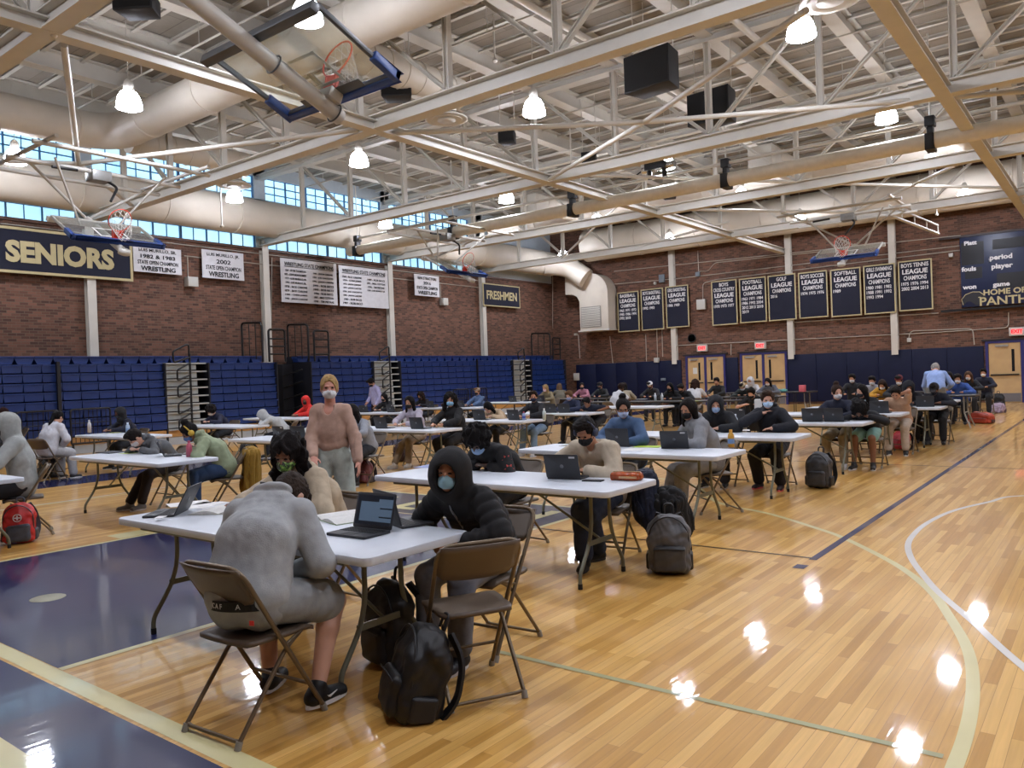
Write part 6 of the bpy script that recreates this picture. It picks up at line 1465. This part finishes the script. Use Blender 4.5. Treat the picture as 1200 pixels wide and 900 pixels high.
X2, _ = ony(70, 500, 5.2)
seat_chair('empty brown folding chair angled beside the ponytailed student', *onz(66, 560)[:2], -60)
X, _ = ony(7, 495, 7.4); person('student with dark brown hair and bare face at the left edge', X, 7.6, 175, s=0.95, res=0.014, hair='long', hc='26120e', top='1b1b22', mask=None, lean=12, sk='light'); seat_chair('brown folding chair at the left edge under the bare-faced student', X, 7.6, 175)
sit('student in a black head scarf and sunglasses drinking at the white-bottle table', 142, 'C3', s=0.95, res=0.012, hair='scarf', hc='101014', top='14182a', mask='26262a', lean=18, hp=14, sk='brown', glasses=True)
sit('student with short dark curls in a navy top near the aisle steps', 210, 'C4', X=-16.9, s=0.95, res=0.013, hair='afro', hc='120d0b', top='171b33', mask='c9b9a8', lean=30, hp=36, sk='light', group=None)
sit('student in a pale grey hood leaning over the right end of a table', 312, 'C4', face=130, s=0.96, res=0.012, hood=True, hair='short', hc='120d0b', top='a5a8a8', mask=None, lean=40, bend=26, hp=40, sk='brown', dx=0.35)
sit('student in a bright red hooded sweatshirt, hood up, black mask', 359, 'C5', s=0.97, res=0.013, hood=True, hair='short', top='c5261f', pants='23305f', mask='141416', lean=14, hp=14, hy=40, sk='brown', face=168)
X, _ = ony(439, 450, 15.9)
person('man in a lavender dress shirt and dark trousers standing by the bleachers, looking down', X, 15.95, 170, s=1.0, stand=True, lean=3, bend=8, hp=44, res=0.014, sk='tan', top='a3a0c2', pants='16171d', hair='short', hc='15100e', mask='16181c', hands=((-.22, .16, .92), (.16, .22, 1.0)), feet=((-.12, .0), (.12, .03)))
sit('student with black hair and black mask beside the standing man', 451, 'C6', s=0.95, res=0.015, hair='long', hc='100d0c', top='17171b', mask='141418', lean=16, hp=18, sk='light')
sit('student in black with brown hair behind the pastel-topped student', 486, 'C7', X=-17.6, s=0.95, res=0.015, hair='curly', hc='241811', top='1b1c24', mask='2b2b30', lean=24, hp=30)
sit('student in dark red and black, far left rows, seen past the curly hair', 517, 'C7', s=0.95, res=0.016, hair='short', hc='100d0c', top='3b1a20', mask='15151a', lean=24, hp=30, X=-16.35)
sit('student in a blue shirt with a pale cap and black mask', 557, 'C7', s=0.95, res=0.015, hair='short', hc='6a4a30', top='51688c', mask='141418', lean=6, bend=8, hp=8, cap=('beanie', '8a7a68'))
sit('student resting the face low on the farthest left table', 611, 'C8', s=0.93, res=0.017, hair='short', hc='3a2418', top='22242c', mask='c4b0a8', lean=46, bend=26, hp=20, X=-15.6, sk='light')
# --- the standing woman
fx, fy = -5.8, 4.74
person('standing woman with blond tied-back hair, white mask, pink sweater and pale trousers', fx, fy, 214, s=0.95, stand=True, lean=2, bend=2, hp=2, hy=16, res=0.008, sk='rosy', top='b09282', pants='a9b3ab', hair='pony', hc='a08457', mask='d4d8dc',
       hands=((-.27, .12, .84), (.10, .27, .93)), feet=((-.16, -.10, .085), (.14, .14, .085)), shoe='8d8a84', loose=0.004, hem=0.12, open_neck=True, width=0.8)
# --- empty chair at the right of the nearest table
make_chair('empty brown folding chair pulled out at the right end of the nearest table', -2.66, 3.0, 60.5)
seat_chair('empty brown folding chair behind the standing woman', *onz(408, 556), 160)
dup(C0, loc=(onz(900, 560)[0] - 0.1, 9.0, 0), rz=rad(180), label='empty brown folding chair behind the fourth right table') if False else None

# --- laptops
def lap(label, x, y, face, **k): return make_laptop(label, x, y, face, **k)
x, y = onz(420, 624, .75); lap('open laptop with a lit blue screen at the right of the nearest table', x, y, 3, lit=True, ang=106)
x, y = onz(475, 612, .75); lap('open laptop in front of the student in the quilted jacket', x, y + 0.02, 160, ang=104)
x, y = onz(336, 600, .75); lap('open laptop in front of the curly-haired student at the nearest table', x, y + 0.04, 172, ang=100)
x, y = onz(190, 600, .75); lap('open laptop with a dark screen at the left end of the nearest table', x + 0.05, y, -48, ang=118)
x, y = onz(668, 560, .75); lap('open laptop in front of the student in the cream top', x - 0.05, y + 0.06, 190, ang=106, sticker=True)
x, y = onz(727, 522, .75); lap('open laptop in front of the woman in glasses', x, y + 0.05, 180, ang=100)
x, y = onz(792, 524, .75); lap('open laptop facing the student in the grey sweatsuit', x, y + 0.02, 196, ang=112, sticker=True)
x, y = onz(893, 504, .75); lap('open laptop with a bright emblem before the brown-fringed student', x, y + 0.05, 180, ang=98)
x, y = onz(882, 491, .75); lap('open laptop on the fifth right table, behind the brown-fringed student', x - 0.1, TAB['A5'][1] + 0.0, 180, ang=104, sticker=True)
for px, T, lb in ((954, 'A5', 'open laptop left of the high-bunned student'), (981, 'A5', 'open laptop before the slumped student in black'), (1033, 'A6', 'open laptop before the student in the tan T-shirt'), (1004, 'A6', 'open laptop beside the clear water bottle'), (1060, 'A7', 'open laptop before the dark-hooded student, seventh right table'), (1085, 'A7', 'open laptop at the right of the seventh right table'),
               (665, 'B6', 'left of two laptops before the boy in navy'), (648, 'B6', 'laptop at the left end of the sixth middle table'), (607, 'B5', 'open laptop left of the navy-masked student'), (566, 'B5', 'open laptop before the bowed long-haired student'), (494, 'B4', 'open laptop before the curly-haired student in black'), (452, 'B4', 'open laptop before the pastel-topped student'),
               (335, 'B3', 'left of two laptops back to back, left of the standing woman'), (352, 'B3', 'right of two laptops beside the standing woman'), (430, 'C6', 'open laptop before the man in the lavender shirt'), (462, 'C6', 'open laptop before the black-haired student by the lavender shirt'), (508, 'C7', 'open laptop at the left of the blue-shirted student'), (545, 'C7', 'open laptop before the blue-shirted student'), (604, 'C8', 'open laptop on the farthest left table'), (637, 'C8', 'second open laptop on the farthest left table')):
    tx, ty = TAB[T]; X = ony(px, 480, ty)[0]; lap(lb, X, ty - 0.02 if px not in (352,) else ty + 0.05, 180 + rnd.uniform(-12, 12), ang=104, sticker=px in (462, 430, 335))
x, y = onz(203, 533, .75); lap('laptop seen from behind in front of the dark grey hooded student', x, y, 150, ang=115, sticker=True)
# --- books, papers, bottles and bits
x, y = onz(268, 598, .745); book('open workbook with curling pages left of the bent-over student', x, y, 30, '7a7a50')
x, y = onz(402, 606, .745); book('open workbook with a green cover beside the lit laptop', x, y, -15, '6f9a35')
x, y = onz(238, 592, .742); sheet('loose white paper in the middle of the nearest table', x, y, 20)
x, y = onz(205, 590, .742); sheet('white paper under the dark-screened laptop', x + 0.1, y + 0.05, -20)
x, y = onz(188, 606, .76); sheet('small white card lying on the dark-screened laptop', x, y, -48, 0.09, 0.055, 'dcdcdc', z=0.7585)
x, y = onz(508, 546, .742); sheet('purple and green exam sheet on the second right table', x, y, 10, 0.26, 0.3, '8f9ac0'); x, y = onz(512, 549, .745); sheet('lime green leaflet on the purple exam sheet', x, y, 10, 0.13, 0.09, 'a9c24a', z=0.7428)
x, y = onz(695, 563, .745); sheet('black folded phone-sized wallet beside the cream-topped student', x, y, 12, 0.16, 0.08, '1b1b1f', t=0.008, name='wallet', cat='wallet')
x, y = onz(760, 523, .745); sheet('lime green exam booklet beside the laptop of the woman in glasses', x, y, 8, 0.30, 0.20, 'a3bf3a', t=0.004, name='booklet', cat='booklet')
x, y = onz(680, 522, .745); book('white open booklet at the left of the third right table', x, y, -10, 'b9b9b9')
x, y = onz(720, 526, .742); sheet('white sheet between the laptop and the lime booklet', x + 0.25, y, 10)
x, y = onz(876, 504, .742); sheet('white papers beside the bright-emblem laptop', x, y, 15, 0.3, 0.22)
x, y = onz(148, 531, .745); sheet('lime green sheet on the left table with the pink bottle', x, y + 0.02, 10, 0.22, 0.14, 'a9bf52'); x, y = onz(130, 530, .745); sheet('closed grey folder on the left table with the pink bottle', x, y, 5, 0.34, 0.24, '3c3f45', t=0.012, name='folder', cat='folder')
x, y = onz(232, 530, .742); sheet('white papers beside the pink bottle', x, y, 30, 0.3, 0.24)
x, y = onz(134, 507, .742); sheet('lime green sheet in front of the student in the head scarf', x, y, 5, 0.25, 0.18, 'b9c36a')
x, y = onz(660, 402 + 0, .742) if False else onz(505 + 30, 498, .742); sheet('white papers before the curly-haired student in black', x, y, 20, 0.34, 0.26)
x, y = onz(470, 497, .742); sheet('white paper beside the laptop of the pastel-topped student', x, y, -10, 0.3, 0.22)
x, y = onz(690, 479, .742); sheet('white paper before the student resting on bare arms', x, y, 5, 0.3, 0.25); x, y = onz(1018, 482, .742); sheet('white paper near the clear water bottle', x, y + 0.1, 5, 0.3, 0.25)
sheet('white papers spread on the dark table with bottles', *onz(742, 468, .76), 0, 0.9, 0.2, z=0.761); sheet('yellow-green sheet on the dark table with bottles', *onz(808, 470, .76), 0, 0.5, 0.2, 'b5bf6a', z=0.761)
sheet('white papers on the dark tables of the group by the right doors', *onz(1136, 462, .76), 5, 0.6, 0.25, z=0.761) if False else None
x, y = onz(222, 535, .745); bottle('pink metal drinking bottle on the left table', x, y, 'b2556a', '8a2f48', 0.2, 0.036)
x, y = onz(105, 507, .745); bottle('tall white drinking bottle on the table nearest the bleachers', x, y, 'd0d2d6', 'c4c6ca', 0.27, 0.036)
x, y = onz(857, 524, .745); bottle('small juice bottle, yellow above blue label, at the table corner', x, y, 'c7993f', 'c98f2a', 0.19, 0.034, label_col='6c8fc0')
x, y = onz(862, 503, .745); bottle('clear water bottle with blue label beside white papers', x, y, 'b5c4d4', 'd5dde6', 0.21, 0.035, label_col='5a86c4')
x, y = onz(1015, 482, .745); bottle('clear water bottle on the sixth right table', x, y, 'a9bcc4', 'b5c9d4', 0.21, 0.033)
x, y = onz(150, 508, .745); bottle('clear plastic bottle in front of the head-scarfed student', x, y, '9fb0c4', 'c4d0dc', 0.22, 0.038, label_col='7a93b4')
x, y = onz(768, 470, .76); bottle('left of two water bottles on the far dark table', x, y, 'b5bcc2', 'd8d8d8', 0.22, 0.034, z=0.762); x, y = onz(776, 470, .76); bottle('right of two water bottles on the far dark table', x, y, 'b5bcc2', 'd8d8d8', 0.22, 0.034, z=0.762)
x, y = onz(614, 492, .745); bottle('small blue-labelled bottle before the navy-masked student', x, y, '8fa0c4', 'b0303c', 0.16, 0.032, label_col='3c4f9a')
x, y = onz(636, 493, .3); bottle('clear bottle held up by the sixth middle table end', *onz(638, 492, .745), 'b5c4c4', 'd8d8d8', 0.22, 0.034)
# pencil case
x, y = onz(735, 562, .745)
v = Vol((-0.2, -0.12, -0.03), (0.2, 0.12, 0.12), 0.006); v.rbox((0, 0, 0.032), (0.125, 0.05, 0.03), 0.024); v.noise(0.0035, 40, 4); v.half((0, 0, 0.001), (0, 0, -1))
pc = thing('pencil_case', 'shiny orange-brown pencil case on the second right table', 'pencil case', (x, y, 0.741), rad(12)); link('pouch', v.mesh('pouch', mat('rust_vinyl', 'a2481f', rough=0.22, var=0.35, scale=30)), pc); MB().tube([(-0.11, 0, 0.066), (0.11, 0, 0.066)], 0.004, 6).build('zip', mat('zip_cream', 'b59a70', var=0), pc); MB().box(-0.05, 0.09, -0.056, -0.048, 0.02, 0.035).build('stripe', mat('stripe_cream', 'c9a070', var=0), pc)
# white bag standing on a table
x, y = onz(912, 489, .745)
v = Vol((-0.2, -0.15, -0.03), (0.2, 0.15, 0.45), 0.01); v.rbox((0, 0, 0.17), (0.10, 0.05, 0.17), 0.02); v.noise(0.006, 22, 7); v.half((0, 0, 0.001), (0, 0, -1))
tag(link('paper_bag', v.mesh('paper_bag', mat('white_bag', 'c9c9c6', rough=0.7, var=0.05)), loc=(x, TAB['A5'][1] + 0.1, 0.741)), 'tall white paper bag on the table behind the brown-fringed student', 'bag')
x, y = onz(935, 466, .76); tag(link('teal_cloth', Vol((-0.3, -0.2, -0.03), (0.3, 0.2, 0.2), 0.012).rbox((0, 0, 0.04), (0.22, 0.1, 0.04), 0.03).noise(0.01, 20, 2).half((0, 0, 0.0), (0, 0, -1)).mesh('teal', cloth('5f9a90')), loc=(-9.0, 26.2, 0.762)), 'crumpled teal cloth on the dark table by the middle doors', 'cloth')
r = thing('caddy', 'small table basket with a pink and white carton by the middle doors', 'basket', (*ony(938, 463, 25.6)[:1], 25.6, 0.0))
MB().box(-0.2, 0.25, -0.12, 0.12, 0.72, 0.76).build('tray', black, r); MB().box(-0.02, 0.16, -0.08, 0.08, 0.76, 0.98).build('carton', mat('carton_pink', 'c45a64', var=0.1), r, bevel=0.01)
for sx in (-0.18, 0.23):
    for sy in (-0.1, 0.1): MB().tube([(sx, sy, 0), (sx, sy, 0.72)], 0.012, 6).build('leg', black, r)
# --- coats hung on chairs
def coat(label, x, y, z, rz, col, e, seed, name='coat', puff=0):
    v = Vol((-e[0] - .1, -e[1] - .1, -e[2] - .1), (e[0] + .1, e[1] + .1, e[2] + .1), 0.009); v.rbox((0, 0, 0), e, min(e) * 0.9)
    v.ell((e[0] * 0.6, e[1] * 0.6, -e[2] * 0.7), (0.1, 0.08, 0.16), k=0.06); v.noise(0.016, 14, seed, (1.8, 1.8, 0.4), ridge=True); v.noise(0.004, 40, seed + 1, (1, 1, 0.6))
    return tag(link(name, v.mesh(name, cloth(col)), loc=(x, y, z), rot=(0, 0, rad(rz))), label, 'coat')
coat('mustard yellow jacket hung over the chair of the student with headphones', -8.90, 5.95, 0.50, 150, '8a6a1e', (0.24, 0.08, 0.28), 5, 'jacket')
coat('dark navy puffer jacket hung on the chair of the cream-topped student', -3.24, 5.98, 0.52, -60, '161c30', (0.17, 0.09, 0.20), 9, 'jacket')
coat('black fleece bag hanging behind the grey backpack', -3.03, 5.98, 0.42, 20, '0e0e10', (0.13, 0.12, 0.17), 12, 'jacket')
# --- backpacks
make_backpack('slumped black backpack leaning on the front leg of the nearest table', -2.72, 2.62, 150, '101012', '17171a', h=0.44, w=0.34, d=0.22, lie=-14, res=0.007)
make_backpack('black backpack standing under the nearest table', -3.28, 3.03, 170, '15161a', '0e0e10', h=0.46, w=0.30, d=0.20, res=0.008)
make_backpack('grey backpack with many pockets right of the second right table', -2.84, 5.60, 205, '56575a', '18181a', h=0.46, w=0.32, d=0.24, res=0.007, pocket='424345')
make_backpack('red backpack with a dark grey base and round white emblem on the left', *onz(24, 636), 240, 'b02424', '3a3c42', h=0.42, w=0.30, d=0.22, res=0.008, pocket='3f434c', emblem=True)
make_backpack('grey and black backpack under the fourth right table', -3.12, 10.42, 175, '3c3e42', '121214', h=0.46, w=0.30, d=0.22, res=0.011)
make_backpack('patterned maroon backpack on the floor behind the standing woman', *onz(424, 566), 200, '6b3a40', '3a3436', h=0.40, w=0.30, d=0.22, lie=-12, res=0.010)
make_backpack('dark maroon bag under the fourth middle table', *onz(343 if False else 470, 541), 180, '2e1318', '1a1014', h=0.38, w=0.28, d=0.2, res=0.013)
make_backpack('red and black backpack on the floor under the sixth right table', *onz(1052, 527), 150, 'a01f28', '141416', h=0.40, w=0.30, d=0.22, lie=-20, res=0.013)
make_backpack('upright black backpack under the seventh right table', *onz(1083, 517), 180, '101114', '17171a', h=0.48, w=0.32, d=0.22, res=0.014)
make_backpack('orange-red duffel lying on the floor at the far right', *onz(1148, 496), 165, 'a8402c', '4a2a26', h=0.28, w=0.62, d=0.30, res=0.014)
make_backpack('pale pink bag lying beyond the orange duffel', *onz(1165, 484), 150, 'a08a9a', '6a5a66', h=0.45, w=0.34, d=0.22, lie=-40, res=0.015)
make_backpack('black backpack on the floor by the tilt desk', *onz(1170, 479.5), 180, '101012', '16161a', h=0.5, w=0.34, d=0.24, res=0.016)
make_backpack('dark grey backpack on the floor behind the hooded student at left', *onz(58, 560), 120, '2f3438', '17181a', h=0.42, w=0.32, d=0.24, res=0.011)
make_backpack('black backpack under the table left of the standing woman', *onz(290, 542), 170, '121316', '0e0e10', h=0.42, w=0.3, d=0.22, res=0.012)
make_backpack('dark backpack on the floor under the far dark table', *onz(800, 499), 180, '16161a', '101012', h=0.42, w=0.34, d=0.24, res=0.016)
